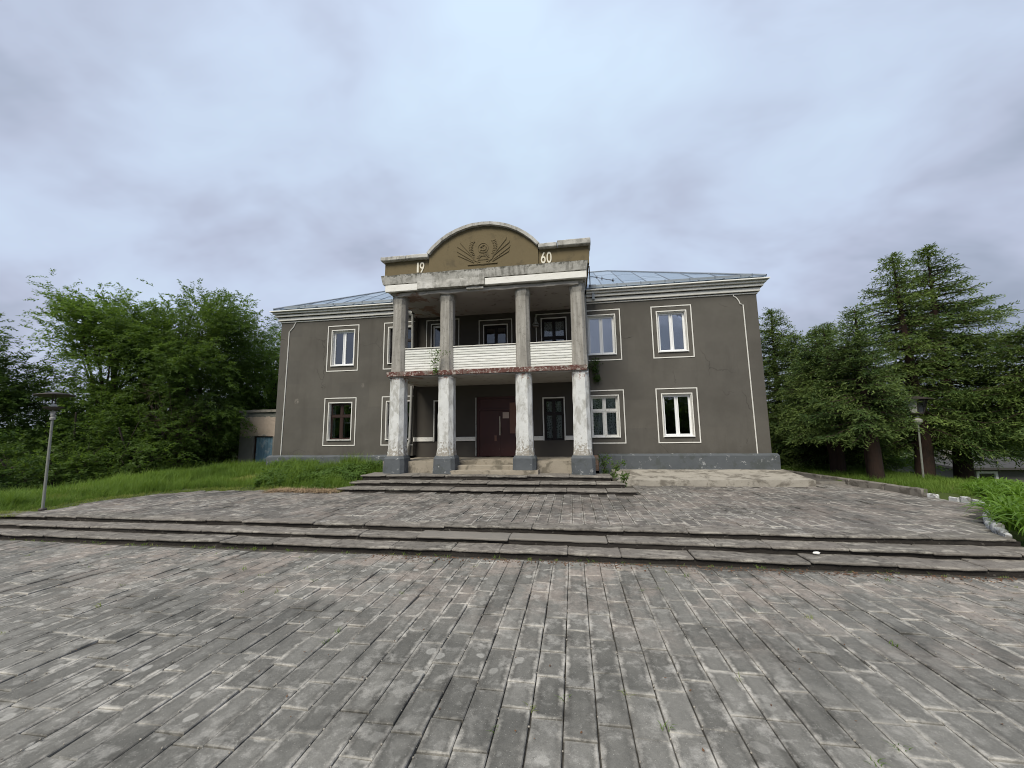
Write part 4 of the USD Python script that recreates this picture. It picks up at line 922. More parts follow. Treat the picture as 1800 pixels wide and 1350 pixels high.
# ================================================================ TREES
def leaf_quads(base, axis, side, length, width, fold=.18):
    """diamond leaves: base (n,3), axis and side unit vectors; four vertices, two triangles"""
    n = len(base); up_ = np.cross(axis, side)
    L = np.broadcast_to(np.asarray(length), n)[:, None]; W = np.broadcast_to(np.asarray(width), n)[:, None]
    v = np.stack([base, base + axis * L * .45 + side * W * .5 + up_ * W * fold, base + axis * L - up_ * L * .12, base + axis * L * .45 - side * W * .5 + up_ * W * fold], 1)
    i = np.arange(n)[:, None] * 4
    return v.reshape(-1, 3), np.vstack([i + [0, 1, 2], i + [0, 2, 3]])
def unit(v): return v / (np.linalg.norm(v, axis=-1, keepdims=True) + 1e-9)
def broad_tree(name, loc, height, lobes, label, leafm, seed, sprays=2300, leaf=(.14, .055), trunk=.2, stems=1, bark='bark', group='trees behind the lawn on the left', cat='tree', lean=(0, 0), low=.12):
    """lobes: (dx, dy, z, rx, ry, rz) ellipsoids that hold the foliage"""
    rg = np.random.default_rng(seed)
    t = thing(name, label, cat, group, loc=loc)
    wts = np.array([l[3] * l[4] * l[5] for l in lobes]); wts = wts ** .75; wts /= wts.sum()
    nc = max(30, sprays // 7)
    kc = rg.choice(len(lobes), nc, p=wts); Lc = np.array(lobes)[kc]; dc = unit(rg.normal(size=(nc, 3))); rc = rg.uniform(0, 1, (nc, 1)) ** .4
    pc = Lc[:, :3] + dc * rc * Lc[:, 3:]
    k = rg.integers(nc, size=sprays); d_ = dc[k]; r_ = rc[k]
    p = pc[k] + rg.normal(size=(sprays, 3)) * (.32, .32, .22)
    # uneven outline and gaps
    nz = meshkit.fbm(p * .62 + seed * 3.1, 3, seed); p = p + d_ * ((meshkit.noise(p * 1.1 + seed, seed) - .5) * 1.1)[:, None]
    keep = nz > .3
    p, d_ = p[keep], d_[keep]; p = p[p[:, 2] > low]; d_ = d_[:len(p)]
    c = np.array([0, 0, height * .45]); out = unit((p - c) * (1, 1, .5)); n = len(p)
    ax = unit(out * .8 + rg.normal(size=(n, 3)) * .55 + (0, 0, .05)); sl = rg.uniform(.35, .75, n)
    M_ = 10; tt = np.linspace(.1, 1, M_)
    B, A, S = [], [], []
    lw = []
    for i, q in enumerate(tt):
        pos = p + ax * (sl * q)[:, None] + np.array([0, 0, -.28]) * (sl * q * q)[:, None]
        dirn = unit(ax + np.array([0, 0, -.55 * q]))
        side = unit(np.cross(dirn, [0, 0, 1.0]) + rg.normal(size=(n, 3)) * .15)
        for s in (-1, 1):
            a_ = unit(dirn * .55 + side * s * .85 + rg.normal(size=(n, 3)) * .28 + (0, 0, -.22))
            B.append(pos + rg.normal(size=(n, 3)) * .02); A.append(a_); S.append(unit(np.cross(a_, unit(rg.normal(size=(n, 3)) * .5 + (0, 0, 1)))))
            lw.append(rg.uniform(.75, 1.25, n) * (1 - .25 * q))
    B, A, S, lw = np.vstack(B), np.vstack(A), np.vstack(S), np.concatenate(lw)
    v, f = leaf_quads(B, A, S, leaf[0] * lw, leaf[1] * lw)
    obj('crown', trimesh.Trimesh(v, f, process=False), M[leafm], t)
    # trunk and limbs
    wood = []
    for s in range(stems):
        a = s * 2.4 + seed; off = np.array([math.cos(a), math.sin(a), 0]) * (.22 if stems > 1 else 0)
        top = np.array([lean[0] + off[0] * 5, lean[1] + off[1] * 5, height * .78])
        tr = [off + (0, 0, -.5), off * 1.1 + (0, 0, .6), off * 1.6 + top * .3 * (1, 1, 1) + rg.normal(size=3) * .1, top * .62 + rg.normal(size=3) * .15, top]
        wood.append(tube(tr, np.array([trunk * 1.25, trunk, trunk * .75, trunk * .45, .03]), 9))
        for _ in range(16 if stems == 1 else 9):
            q = p[rg.integers(len(p))]; z0 = min(max(q[2] * rg.uniform(.35, .75), .5), height * .7); b0 = np.array([np.interp(z0, [x[2] for x in tr], [x[j] for x in tr]) for j in range(3)]); b0[2] = z0
            mid_ = b0 * .45 + q * .55 + (0, 0, .25) + rg.normal(size=3) * .15; r0_ = trunk * rg.uniform(.22, .42)
            wood.append(tube([b0, b0 * .75 + mid_ * .25 + (0, 0, .08), mid_, q], [r0_, r0_ * .8, r0_ * .5, .012], 6))
            for _ in range(3):
                q2 = mid_ + (q - mid_) * rg.uniform(0, .6) ; e = q2 + unit(q - b0 + rg.normal(size=3) * .9) * rg.uniform(.5, 1.2)
                wood.append(tube([q2, (q2 + e) / 2 + (0, 0, .06), e], [r0_ * .35, r0_ * .25, .006], 5))
    obj('trunk', cat_(wood), M[bark], t, smooth=60)
    return t
def conifer(name, loc, height, radius, label, seed, leafm='conifer', bare=.9, trunk=.16, whorl=150, group='conifers right of the hall', stems=1, skew=(0, 0), power=.8, dens=1.0, droop=.28):
    rg = np.random.default_rng(seed)
    t = thing(name, label, 'conifer', group, loc=loc)
    wood = []; B, A, S, Lw, Tn = [], [], [], [], []
    heads = [(0, 0, height)] if stems == 1 else [(.0, .0, height)] + [(.55 * math.cos(seed + 2.2 * s), .4 * math.sin(seed + 2.2 * s), height * (.92 - .09 * s)) for s in range(1, stems)]
    for hx, hy, hh in heads:
        w0 = np.array([hx * .25, hy * .25, -.3]); w1 = np.array([hx, hy, hh])
        mid_ = w0 * .5 + w1 * .5 + rg.normal(size=3) * (.06, .06, 0)
        tr = np.array([w0, w0 * .78 + w1 * .22 + rg.normal(size=3) * (.05, .05, 0), mid_, w1]); wood.append(tube(tr, [trunk * 1.25, trunk, trunk * .55, .012], 9))
        nb = int(whorl * (1 if len(heads) == 1 else .72))
        for b in range(nb):
            q = (b + rg.random()) / nb; z = bare + (hh - bare - .02) * q ** .92
            env = (1 - ((z - bare) / (hh - bare)) ** 1.15) ** power
            if z < bare + .5: env *= .75 + .5 * (z - bare)
            az = rg.uniform(0, 2 * np.pi) if rg.random() < .5 else b * 2.39996
            lobe = .72 + .55 * meshkit.noise(np.array([math.cos(az) * 1.4, math.sin(az) * 1.4, z * .75 + seed]), seed)
            L = max(.14, radius * env * lobe * rg.uniform(.72, 1.12) + .1)
            o = np.array([math.cos(az), math.sin(az), 0]) ; o = o + np.array([*skew, 0]) * env; dlen = np.linalg.norm(o); o /= dlen; L *= dlen
            c0 = np.array([np.interp(z, tr[:, 2], tr[:, j]) for j in range(2)] + [z])
            rise = .42 - .55 * (1 - q) + rg.normal() * .1
            m_ = max(4, int(L / .11)); s_ = np.linspace(0, 1, m_)
            pth = c0 + o * (s_ * L)[:, None] + np.array([0, 0, 1]) * ((rise * s_ - droop * s_ ** 2 + .16 * s_ ** 5) * L)[:, None] + rg.normal(size=(m_, 3)) * .015
            if L > .5: wood.append(tube(pth[::max(1, m_ // 5)], np.linspace(.028 * min(1, L), .006, len(pth[::max(1, m_ // 5)])), 5))
            tang = unit(np.gradient(pth, axis=0)); sd = unit(np.cross(tang, [0, 0, 1.0]))
            st_ = int(m_ * .18)
            for i in range(st_, m_):
                wlen = (.12 + .42 * L * .35 * math.sin(min(1, .25 + i / m_) * 2.4)) * rg.uniform(.7, 1.25)
                for s in (-1, 1, 0):
                    d0 = unit(tang[i] * (.6 if s else 1.0) + sd[i] * s * .9 + rg.normal(size=3) * .2)
                    n_ = max(3, int(wlen / .034 * dens)); u_ = np.linspace(.0, 1, n_)[:, None]
                    bp = pth[i] + d0 * u_ * wlen + np.array([0, 0, -1]) * (u_ ** 2 * wlen * .42)
                    a_ = unit(d0 + rg.normal(size=(n_, 3)) * .5 + (0, 0, -.3)); 
                    B.append(bp); A.append(a_); S.append(unit(np.cross(a_, unit(rg.normal(size=(n_, 3)) * .45 + (0, 0, 1))))); Lw.append(rg.uniform(.75, 1.3, n_)); Tn.append(np.clip((u_[:, 0] - .45) * 1.8, 0, 1) * rg.uniform(.2, 1.1))
    B, A, S, Lw = np.vstack(B), np.vstack(A), np.vstack(S), np.concatenate(Lw)
    v, f = leaf_quads(B, A, S, .095 * Lw, .03 * Lw, .1)
    obj('crown', trimesh.Trimesh(v, f, process=False), M[leafm], t, tone=np.repeat(np.concatenate(Tn), 4))
    obj('trunk', cat_(wood), M['bark_r'], t, smooth=60)
    return t
def L3(x, y): return (x, y, gz(x, y))
G1 = 'trees behind the lawn on the left'
def lobed(h, r, seed, n=9, z0=.12):
    rg = np.random.default_rng(seed); out = [(0, 0, h * .52, r * .8, r * .8, h * .36)]
    for k in range(n):
        a = k * 2.4 + rg.uniform(-.3, .3); z = h * rg.uniform(z0 + .12, .86); e = math.sqrt(max(.05, 1 - ((z / h - .45) / .55) ** 2))
        rr = r * rg.uniform(.36, .55); out.append((math.cos(a) * (r - rr * .7) * e, math.sin(a) * (r - rr * .7) * e, z, rr, rr, rr * rg.uniform(.75, 1.1)))
    return out
def put(x, y, ztop): b = gz(x, y); return (x, y, b), ztop - b
loc, h = put(-20.2, 14.0, 9.1); broad_tree('broadleaf_tree', loc, h, lobed(h, 2.4, 1, 15, .02), 'big fresh green broadleaf tree directly behind the leaning lamp post', 'leaf_y', 1, 5000, trunk=.24)
loc, h = put(-17.9, 15.2, 10.0); broad_tree('broadleaf_tree', loc, h, lobed(h, 2.7, 2, 15, .02), 'tall dark green tree, its rounded top highest of the left group', 'leaf', 2, 5200, trunk=.22)
loc, h = put(-17.2, 19.5, 8.0); broad_tree('broadleaf_tree', loc, h, lobed(h, 3.2, 3, 11), 'lower bright green tree rising behind the flaking annex', 'leaf_y', 3, 4000, trunk=.2)
loc, h = put(-22.4, 10.7, 6.9); broad_tree('broadleaf_tree', loc, h, lobed(h, 2.0, 4, 10), 'dark tree cut off by the left edge of the picture', 'leaf_d', 4, 2200, trunk=.22)
loc, h = put(-21.0, 22.0, 9.8); broad_tree('broadleaf_tree', loc, h, lobed(h, 3.6, 5, 9), 'hazy dark tree seen between the two left crowns', 'leaf_d', 5, 1700, trunk=.24)
loc, h = put(-19.6, 17.5, 8.6); broad_tree('broadleaf_tree', loc, h, lobed(h, 3.6, 6, 9), 'dark tree filling the back of the left group', 'leaf_d', 6, 1800, trunk=.22)
def bush(loc, r, h, label, leafm, seed, n=900, name='bush', group='bushes along the lawn edge'):
    return broad_tree(name, loc, h, [(0, 0, h * .45, r, r * .8, h * .5), (r * .5, .2, h * .5, r * .55, r * .5, h * .42), (-r * .55, -.1, h * .38, r * .6, r * .5, h * .4)], label, leafm, seed, n, (.13, .06), .06, 3, group=group, cat='bush', low=.03)
bush(L3(-18.9, 9.3), 1.7, 3.3, 'dark bush at the left edge below the slope', 'leaf_d', 11, 1100)
bush(L3(-18.6, 11.3), 1.7, 3.4, 'dark leafy bush behind the lamp post foot', 'leaf', 12, 1100)
bush(L3(-17.4, 13.0), 1.8, 3.9, 'green bush between the lamp post and the twiggy shrub', 'leaf', 13, 1200)
bush(L3(-18.7, 16.6), 1.5, 3.8, 'dark bush beside the flaking annex', 'leaf_d', 14, 1000)
bush(L3(-21.5, 8.2), 2.0, 3.0, 'low dark bush at the far left of the slope', 'leaf_d', 15, 900)
bush(L3(-19.7, 12.9), 2.2, 5.6, 'tall leafy bush filling the space under the big tree crown', 'leaf', 18, 1700)
bush(L3(-18.3, 14.6), 1.9, 5.0, 'tall dark bush under the highest left tree', 'leaf_d', 19, 1400)
# a half-bare twiggy shrub
rg = np.random.default_rng(31)
loc, h = put(-16.9, 14.4, 4.3)
tw = thing('bare_shrub', 'half-bare brown twiggy shrub among the green bushes', 'bush', loc=loc); tws = []
for k in range(46):
    a = rg.uniform(0, 6.28); o = np.array([math.cos(a), math.sin(a), 0]) * rg.uniform(.3, 1.5); e = o + (0, 0, h * rg.uniform(.55, 1.0)); m1 = o * .35 + (0, 0, h * .45)
    tws.append(tube([o * .05, m1, e], [.022, .014, .004], 5))
    for _ in range(9):
        q = m1 + (e - m1) * rg.uniform(-.2, 1); tws.append(tube([q, q + unit(rg.normal(size=3) + o * .6 + (0, 0, .5)) * rg.uniform(.25, .75)], [.008, .003], 4))
obj('stems', cat_(tws), M['twig'], tw)

conifer('conifer', (12.15, 14.5, -.1), 8.0, 2.5, 'tallest conifer with a pointed leader behind the lantern post', 41, whorl=250, stems=1, bare=1.7, trunk=.2, skew=(.28, .3), power=.85)
conifer('conifer', (10.7, 14.0, .2), 7.3, 1.9, 'broad conifer whose top stands just left of the tallest one', 42, whorl=230, stems=1, bare=1.0, trunk=.2, skew=(-.02, .28))
conifer('conifer', (8.35, 12.45, .34), 4.95, 1.3, 'conifer on two thick dark trunks nearest the side kerb', 43, 'conifer_d', whorl=160, stems=2, bare=1.45, trunk=.15, skew=(-.3, .05))
conifer('conifer', (8.3, 13.85, .34), 4.8, 1.5, 'slender conifer on a forked dark trunk along the side path', 44, 'conifer_d', whorl=180, stems=2, bare=1.35, trunk=.13)
conifer('conifer', (9.2, 15.8, .3), 5.2, 1.9, 'narrow pointed conifer further back along the side path', 45, 'conifer_d', whorl=200, bare=.5, trunk=.13)
conifer('conifer', (8.9, 18.2, .2), 6.9, 2.3, 'tall conifer showing beside the right corner of the hall', 46, whorl=260, bare=.4, trunk=.16)
conifer('conifer', (13.6, 13.0, -.5), 5.2, 2.9, 'spreading conifer with long low boughs at the right edge', 47, whorl=150, bare=2.7, trunk=.16, power=.6)
conifer('conifer', (10.6, 17.4, .2), 6.0, 1.6, 'dark conifer filling the gap behind the side path trees', 48, 'conifer_d', whorl=130, bare=.4, trunk=.15)
conifer('conifer', (9.1, 17.0, .25), 5.4, 1.7, 'lower dark conifer in the dip between the hall corner and the side path trees', 49, 'conifer_d', whorl=210, bare=.3, trunk=.13)
bush(L3(10.3, 22.5), 1.8, 2.6, 'bright green bush seen low between the conifer trunks', 'leaf_y', 16, 700, group='bushes behind the conifers')
bush(L3(12.6, 19.0), 1.5, 2.0, 'green bush behind the broad conifer trunk', 'leaf_y', 17, 600, group='bushes behind the conifers')

# far belt of trees round the place (also what the window panes mirror)
rg = np.random.default_rng(77)
B = []; 
for k in range(150):
    if k < 90: a = rg.uniform(-1.2, 1.2); R_ = rg.uniform(110, 190); c = np.array([math.sin(a) * R_, math.cos(a) * R_, -3.5])
    else: c = np.array([rg.uniform(-60, 60), rg.uniform(-62, -42), -1.0])
    hgt = rg.uniform(7, 12); n = 420
    d_ = unit(rg.normal(size=(n, 3))) * rg.uniform(.55, 1, (n, 1)); B.append(c + (0, 0, hgt * .52) + d_ * (hgt * .55, hgt * .55, hgt * .52))
B = np.vstack(B); A = unit(rg.normal(size=B.shape)); S = unit(np.cross(A, rg.normal(size=B.shape)))
v, f = leaf_quads(B, A, S, rg.uniform(1.0, 2.0, len(B)), rg.uniform(.8, 1.4, len(B)))
tag(obj('distant_woods', trimesh.Trimesh(v, f, process=False), M['leaf_d']), 'distant woods along the horizon', 'woods', kind='stuff')

# ================================================================ HOUSE AT THE RIGHT EDGE
hs = thing('house', 'low grey house with slate roof and white-framed windows behind the conifers', 'house')
hy = 26.0; hx0, hx1 = 21.6, 34.0; he = -.45; hr = -1.54
pw = sbox(hx0, -4.5, hx1, he)
wins = [(22.95, .42), (25.55, .5), (28.6, .5), (31.5, .5)]
for cx, hw in wins: pw = pw.difference(sbox(cx - hw, he - 1.45, cx + hw, he - .3))
obj('wall', extr(pw, hy, hy + .3), M['house'], hs)
obj('wall', bx(hx0, hx0 + .3, hy + .31, hy + 7, -4.5, he), M['house'], hs); obj('wall', bx(hx1 - .3, hx1, hy + .31, hy + 7, -4.5, he), M['house'], hs); obj('wall', bx(hx0 + .31, hx1 - .31, hy + 6.7, hy + 7, -4.5, he), M['house'], hs)
rm = trimesh.creation.extrude_polygon(Polygon([(hy - .5, he - .1), (hy + 3.5, hr + 1.3), (hy + 7.5, he - .1), (hy + 7.5, he + .02), (hy + 3.5, hr + 1.44), (hy - .5, he + .02)]), hx1 - hx0 + .8, engine='earcut'); v = rm.vertices
rm.vertices = np.c_[hx0 - .4 + v[:, 2], v[:, 0], v[:, 1]]; rm.invert(); rr_ = obj('roof', rm, M['slate'], hs)
obj('chimney', bx(23.6, 24.1, hy + 3.2, hy + 3.7, hr + .9, hr + 1.9), M['annex'], rr_)
for cx, hw in wins:
    w = obj('window', extr(ring(cx, hw + .09, he - 1.5, he - .22, .12), hy - .03, hy + .1), M['wood_w'], hs)
    obj('pane', bx(cx - hw, cx + hw, hy + .05, hy + .056, he - 1.45, he - .3), M['glass'], w)
obj('end_board', bx(hx0 - .06, hx0 + .25, hy - .045, hy - .005, he - .5, he - .05), M['wood_w'], hs)

# ================================================================ GRASS, WEEDS, FLOWERS
def instancer(name, protos, pos, yaw, scale, label, cat, which=None, tiltv=None):
    path = numbered('/World', name); pi = UsdGeom.PointInstancer.Define(stage, path)
    rels = []
    for k, (m, mat) in enumerate(protos):
        pp = f'{path}/tuft_{k:03d}' if k else f'{path}/tuft'
        usdkit.mesh(stage, pp, m, mat); rels.append(Sdf.Path(pp))
    pi.CreatePrototypesRel().SetTargets(rels)
    n = len(pos)
    pi.CreatePositionsAttr(Vt.Vec3fArray.FromNumpy(np.asarray(pos, np.float32)))
    pi.CreateProtoIndicesAttr(Vt.IntArray.FromNumpy(np.asarray(which, np.int32)))
    q = np.zeros((n, 4)); q[:, 0] = np.cos(yaw / 2); q[:, 3] = np.sin(yaw / 2)
    pi.CreateOrientationsAttr(Vt.QuathArray([Gf.Quath(float(a), 0, 0, float(b)) for a, b in zip(q[:, 0], q[:, 3])]))
    pi.CreateScalesAttr(Vt.Vec3fArray.FromNumpy(np.repeat(np.asarray(scale, np.float32)[:, None], 3, 1)))
    return tag(path, label, cat, kind='stuff')
def blades(n, h, spread, width, bend, rg, segs=2):
    b = np.c_[rg.normal(0, spread, (n, 2)), np.zeros(n)]; az = rg.uniform(0, 6.28, n); o = np.c_[np.cos(az), np.sin(az), np.zeros(n)]; s = np.c_[-np.sin(az), np.cos(az), np.zeros(n)]
    hh = h * rg.uniform(.55, 1.15, n); be = bend * rg.uniform(.3, 1.4, n); V, F = [], []
    for k in range(segs + 1):
        t = k / segs; w = width * (1 - t ** 1.6) * .5 + .0006
        c = b + o * (be * hh * t * t)[:, None] + np.array([0, 0, 1]) * (hh * (t - .35 * be * t * t))[:, None]
        V += [c - s * w, c + s * w]
    v = np.stack(V, 1).reshape(-1, 3); i = np.arange(n)[:, None] * 2 * (segs + 1)
    for k in range(segs): F += [i + [2 * k, 2 * k + 1, 2 * k + 3], i + [2 * k, 2 * k + 3, 2 * k + 2]]
    return trimesh.Trimesh(v, np.vstack(F), process=False)
rg = np.random.default_rng(5)
protos = [(blades(26, .2, .06, .009, .5, rg), M['grass']), (blades(26, .26, .07, .01, .7, rg), M['grass']), (blades(22, .15, .06, .009, .8, rg), M['grass_y']), (blades(18, .34, .05, .008, .45, rg), M['grass'])]
def scatter_lawn(n, x0, x1, y0, y1, ok, dens=None):
    p = rg.uniform((x0, y0), (x1, y1), (n, 2)); keep = ok(p[:, 0], p[:, 1]); p = p[keep]
    return p
lawn_left = Polygon([(-15.3, 6.0), *map(tuple, tl[1:]), (-6.3, 9.7), (-6.32, 11.2), (-6.0, 12.6), (-6.0, 13.3), (-11.7, 13.3), (-11.7, 16.1), (-16.5, 16.0), (-19, 12), (-19, 5), (-15.6, 3)]).buffer(.04)
lr = Polygon([*map(tuple, kl[10:] + (.14, 0)), (8, 26), (17, 26), (17, 9.2), (8.3, 9.2)])
p = scatter_lawn(22000, -19, -5.9, 3, 16.2, lambda x, y: shapely.contains_xy(lawn_left, x, y))
edge_d = shapely.distance(shapely.points(p), LineString(tl)); 
nn = meshkit.fbm(np.c_[p * .7, np.zeros(len(p))], 3, 4)
tall = shapely.contains_xy(Polygon([(-9.6, 10.2), (-6.5, 10.0), (-6.2, 13.25), (-11.5, 13.25), (-10.4, 12.2)]), p[:, 0], p[:, 1])
wh = np.where((edge_d < .45) | (nn > .62) | (rg.random(len(p)) < .16), 2, np.where(nn < .4, 3, rg.integers(0, 2, len(p))))
sc = rg.uniform(.55, 1.3, len(p)) * (.55 + 1.0 * meshkit.fbm(np.c_[p * 1.6, np.ones(len(p))], 3, 14)) * np.clip(.35 + edge_d * .55, .4, 1.05) * np.where(tall, 1.35, 1)
pz = ground_h(p[:, 0], p[:, 1])
instancer('grass', protos, np.c_[p, pz - .01], rg.uniform(0, 6.28, len(p)), sc, 'rough green lawn rising from the terrace to the left wing', 'grass', wh)
p = scatter_lawn(9000, 6.5, 17, 9, 26, lambda x, y: shapely.contains_xy(lr, x, y))
instancer('grass', protos, np.c_[p, ground_h(p[:, 0], p[:, 1]) - .01], rg.uniform(0, 6.28, len(p)), rg.uniform(.45, .9, len(p)), 'grass under the conifers right of the hall', 'grass', np.where(rg.random(len(p)) < .1, 2, rg.integers(0, 2, len(p))))
# dry straw strip where the lawn meets the terrace, by the portico steps
p = np.c_[rg.uniform(-8.3, -6.4, 420), 9.86 + rg.normal(0, .1, 420)]
instancer('dry_straw', [(blades(14, .13, .07, .008, 1.6, rg), M['straw']), (blades(12, .09, .07, .01, 2.0, rg), M['straw'])], np.c_[p, np.full(420, TZ - .01)], rg.uniform(0, 6.28, 420), rg.uniform(.7, 1.3, 420), 'strip of dry straw between terrace and weeds by the portico steps', 'straw', rg.integers(0, 2, 420))
# broad-leaved weeds against the plinth
def weed(rg, h, n):
    z = rg.uniform(.1, 1, n) * h; a = rg.uniform(0, 6.28, n); o = np.c_[np.cos(a), np.sin(a), rg.uniform(-.25, .5, n)]; o = unit(o)
    b = np.c_[rg.normal(0, .05, (n, 2)), z]; v, f = leaf_quads(b, o, unit(np.cross(o, [0, 0, 1.0])), rg.uniform(.07, .15, n), rg.uniform(.03, .06, n)); return trimesh.Trimesh(v, f, process=False)
wp_ = [(weed(rg, .34, 42), M['weed']), (weed(rg, .42, 46), M['weed']), (weed(rg, .26, 34), M['weed'])]
wl = Polygon([(-9.6, 10.1), (-6.5, 9.95), (-6.4, 11.0), (-6.2, 12.5), (-6.1, 13.25), (-11.5, 13.25), (-10.0, 12.0)])
p = scatter_lawn(1900, -11.6, -6, 9.9, 13.3, lambda x, y: shapely.contains_xy(wl, x, y))
dn = meshkit.fbm(np.c_[p * 1.1, np.zeros(len(p))], 3, 9); p = p[dn > .5]
instancer('weeds', wp_, np.c_[p, ground_h(p[:, 0], p[:, 1])], rg.uniform(0, 6.28, len(p)), rg.uniform(.45, 1.2, len(p)) * np.clip((p[:, 1] - 9.7) * .8, .4, 1), 'lush broad-leaved weeds against the left plinth', 'weeds', rg.integers(0, 3, len(p)))
# single plants rooted in the masonry
def small_plant(name, at, h, n, label, seed, up_=True):
    r_ = np.random.default_rng(seed); t = thing(name, label, 'plant', loc=at)
    stems_ = [tube([(0, 0, 0), (r_.normal(0, .05), -.02, h * .5), (r_.normal(0, h * .25), -abs(r_.normal(0, .06)), h * r_.uniform(.7, 1.05))], [.008, .006, .003], 5) for _ in range(5)]
    obj('stems', cat_(stems_), M['twig'], t)
    q = np.vstack([s.vertices[r_.integers(len(s.vertices), size=n // 5)] for s in stems_]); q = q + r_.normal(0, h * .1, q.shape); a = unit(r_.normal(size=(len(q), 3)) + (0, -.3, .1))
    v, f = leaf_quads(q, a, unit(np.cross(a, r_.normal(size=(len(q), 3)))), r_.uniform(.03, .07, len(q)), r_.uniform(.018, .038, len(q)))
    obj('leaves', trimesh.Trimesh(v, f, process=False), M['weed' if up_ else 'leaf_d'], t)
small_plant('sapling', (-4.13, 11.2, 3.74), .55, 300, 'small sapling sprouting from the balcony edge beside the second column', 61)
small_plant('wall_plant', (.86, D - .06, 3.62), .6, 1100, 'dark bushy plant growing on the wall behind the right column', 62, False)
small_plant('weed_clump', (1.15, 11.6, .56), .4, 320, 'tall weed sprouting at the right end of the portico steps', 63)
small_plant('weed_clump', (1.28, 10.6, .42), .28, 300, 'low weed hanging over the right end of the portico steps', 64)
small_plant('weed_clump', (.95, 12.6, .56), .5, 420, 'weeds in the corner behind the right column base', 65)

# daylilies in the whitewashed bed
def lily(seed, n=46, h=.62):
    """a clump of long arching strap leaves"""
    r_ = np.random.default_rng(seed); segs = 8
    b = np.c_[r_.normal(0, .06, (n, 2)), np.zeros(n)]; az = r_.uniform(0, 6.28, n); o = np.c_[np.cos(az), np.sin(az), np.zeros(n)]; s = unit(np.c_[-np.sin(az), np.cos(az), r_.normal(0, .35, n)])
    hh = h * r_.uniform(.6, 1.15, n); re = r_.uniform(.18, .85, n) * h; dr = r_.uniform(1.0, 1.6, n); wd = r_.uniform(.022, .036, n); V, F = [], []
    for k in range(segs + 1):
        t = k / segs; w = wd * min(1, (1 - t) * 2.2 + .06) * (.55 + .45 * min(1, t * 4)) * .5
        c = b + o * (re * t ** 1.25)[:, None] + np.array([0, 0, 1]) * (hh * (1.75 * t - dr * t * t) * .95)[:, None]
        V += [c - s * w[:, None], c + s * w[:, None]]
    v = np.stack(V, 1).reshape(-1, 3); v[:, 2] = np.maximum(v[:, 2], .02); i = np.arange(n)[:, None] * 2 * (segs + 1)
    for k in range(segs): F += [i + [2 * k, 2 * k + 1, 2 * k + 3], i + [2 * k, 2 * k + 3, 2 * k + 2]]
    return trimesh.Trimesh(v, np.vstack(F), process=False)
bed = lily(0)
lily_pos = []
line = LineString(kl[1:9]); off = 0
bedp = Polygon([*map(tuple, kl[:10]), (8.2, 12.2), (9.6, 11.6), (13.5, 10.0), (13.5, 5.5), (6, 5.5)]).buffer(-.28)
front = [(6.5, 7.2), (6.28, 6.8), (6.85, 7.6), (6.12, 6.42), (7.3, 7.95), (6.85, 7.0), (7.25, 7.45), (8.1, 8.6), (7.75, 7.9), (6.55, 6.5)]
fl_ = [(k, *q) for k, q in enumerate(front)]
src = None
for k, (x, y) in enumerate(front):
    lab = ('big arching daylily clump spilling over the whitewashed edging beside the steps', 'daylily clump right of the biggest one, cut by the right edge', 'daylily clump just behind the biggest one at the edging', 'daylily clump at the corner where the bed meets the top step')[k] if k < 4 else 'bright green daylily clump in the near part of the bed'
    loc = (x, y, .27)
    if k < 4 :
        t = thing('daylily', lab, 'daylily', 'daylilies near the steps', loc=loc, rot=k * 77)
        obj('leaves', lily(100 + k, 95, .6), M['lily'], t)
        if k == 1: src = t
    else: copy_of(src, 'daylily', loc, k * 61, .9 + .05 * (k % 4), lab, 'daylily', 'daylilies near the steps')
rg2 = np.random.default_rng(66); cnt = 0
far = []
for j in range(4):
    for i in range(9):
        far.append((8.15 + .33 * i * .9 + .1 * j + rg2.normal(0, .05), 8.75 + .36 * j + .3 * i + rg2.normal(0, .06)))
for k, (x, y) in enumerate(far):
    if not (shapely.contains_xy(bedp.buffer(.1), x, y) or True): continue
    copy_of(src, 'daylily', (x, y, gz(x, y) - .03), float(rg2.uniform(0, 360)), float(rg2.uniform(.5, .68)), 'low daylily in the far row behind the whitewashed edging', 'daylily', 'daylilies in the far row of the bed')

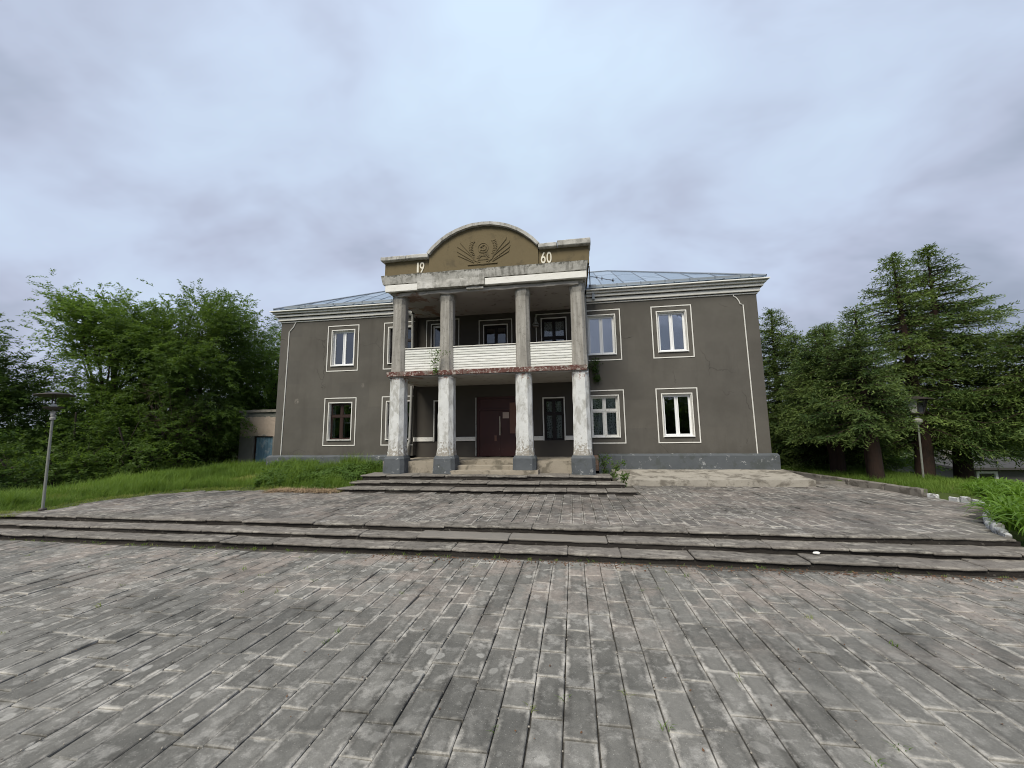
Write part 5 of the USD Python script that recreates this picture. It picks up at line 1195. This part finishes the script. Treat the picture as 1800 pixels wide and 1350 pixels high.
# ================================================================ SMALL LITTER
rg = np.random.default_rng(15)
n = 900
p = np.vstack([np.c_[rg.uniform(-3, 10.5, n), 5.62 + np.abs(rg.normal(0, .09, n)) * -1], np.c_[rg.uniform(-9, 9, 260), rg.uniform(1.5, 5.6, 260)]])
az = rg.uniform(0, 6.28, len(p)); A = unit(np.c_[np.cos(az), np.sin(az), rg.normal(0, .15, len(p))]); S = unit(np.cross(A, np.c_[rg.normal(0, .25, (len(p), 2)), np.ones(len(p))]))
k_ = np.r_[np.ones(n), np.full(260, .55)]
v, f = leaf_quads(np.c_[p, np.full(len(p), .012)], A, S, rg.uniform(.02, .05, len(p)) * k_, rg.uniform(.012, .028, len(p)) * k_)
tag(obj('fallen_leaves', trimesh.Trimesh(v, f, process=False), M['dead_leaf']), 'brown leaf litter along the foot of the long steps', 'leaves', kind='stuff')
pl_ = rough(trimesh.creation.icosphere(2, .03), .02, 16, None, 4); pl_.apply_scale((1.7, .8, .5)); pl_.apply_translation((3.2, 6.0, .12))
tag(obj('crumpled_paper', pl_, M['trim']), 'crumpled white paper lying on the long steps', 'litter')

# pale grit lodged in the joints of the plaza
n = 2600
ji = rg.integers(int(4 / PW), int(24 / PW), n); gx_ = -15.36 + ji * PW + rg.normal(0, .008, n); gy_ = rg.uniform(1.3, 5.5, n) ** 1.0
oc = trimesh.creation.icosahedron(); oc.vertices *= 1.0
s_ = rg.uniform(.0025, .0065, n)[:, None, None] * rg.uniform(.6, 1.4, (n, 1, 3))
v = (oc.vertices[None] * s_ + np.c_[gx_, gy_, np.full(n, .002)][:, None]).reshape(-1, 3)
f = (oc.faces[None] + (np.arange(n) * len(oc.vertices))[:, None, None]).reshape(-1, 3)
tag(obj('grit', trimesh.Trimesh(v, f, process=False), M['apron']), 'pale grit lodged in the joints of the paving', 'grit', kind='stuff')
# tufts of grass in the corner at the foot of the long steps and between slabs
p = np.vstack([np.c_[rg.uniform(-14, 7.5, 130), 5.66 + rg.normal(0, .02, 130)], np.c_[-15.36 + rg.integers(20, 110, 60) * PW, rg.uniform(2.5, 5.5, 60)]])
instancer('joint_grass', [(blades(9, .06, .02, .005, .9, rg), M['grass']), (blades(7, .045, .02, .005, 1.1, rg), M['grass_y'])], np.c_[p, np.full(len(p), -.005)], rg.uniform(0, 6.28, len(p)), rg.uniform(.5, 1.1, len(p)), 'small grass tufts in the paving joints and at the foot of the steps', 'grass', rg.integers(0, 2, len(p)))
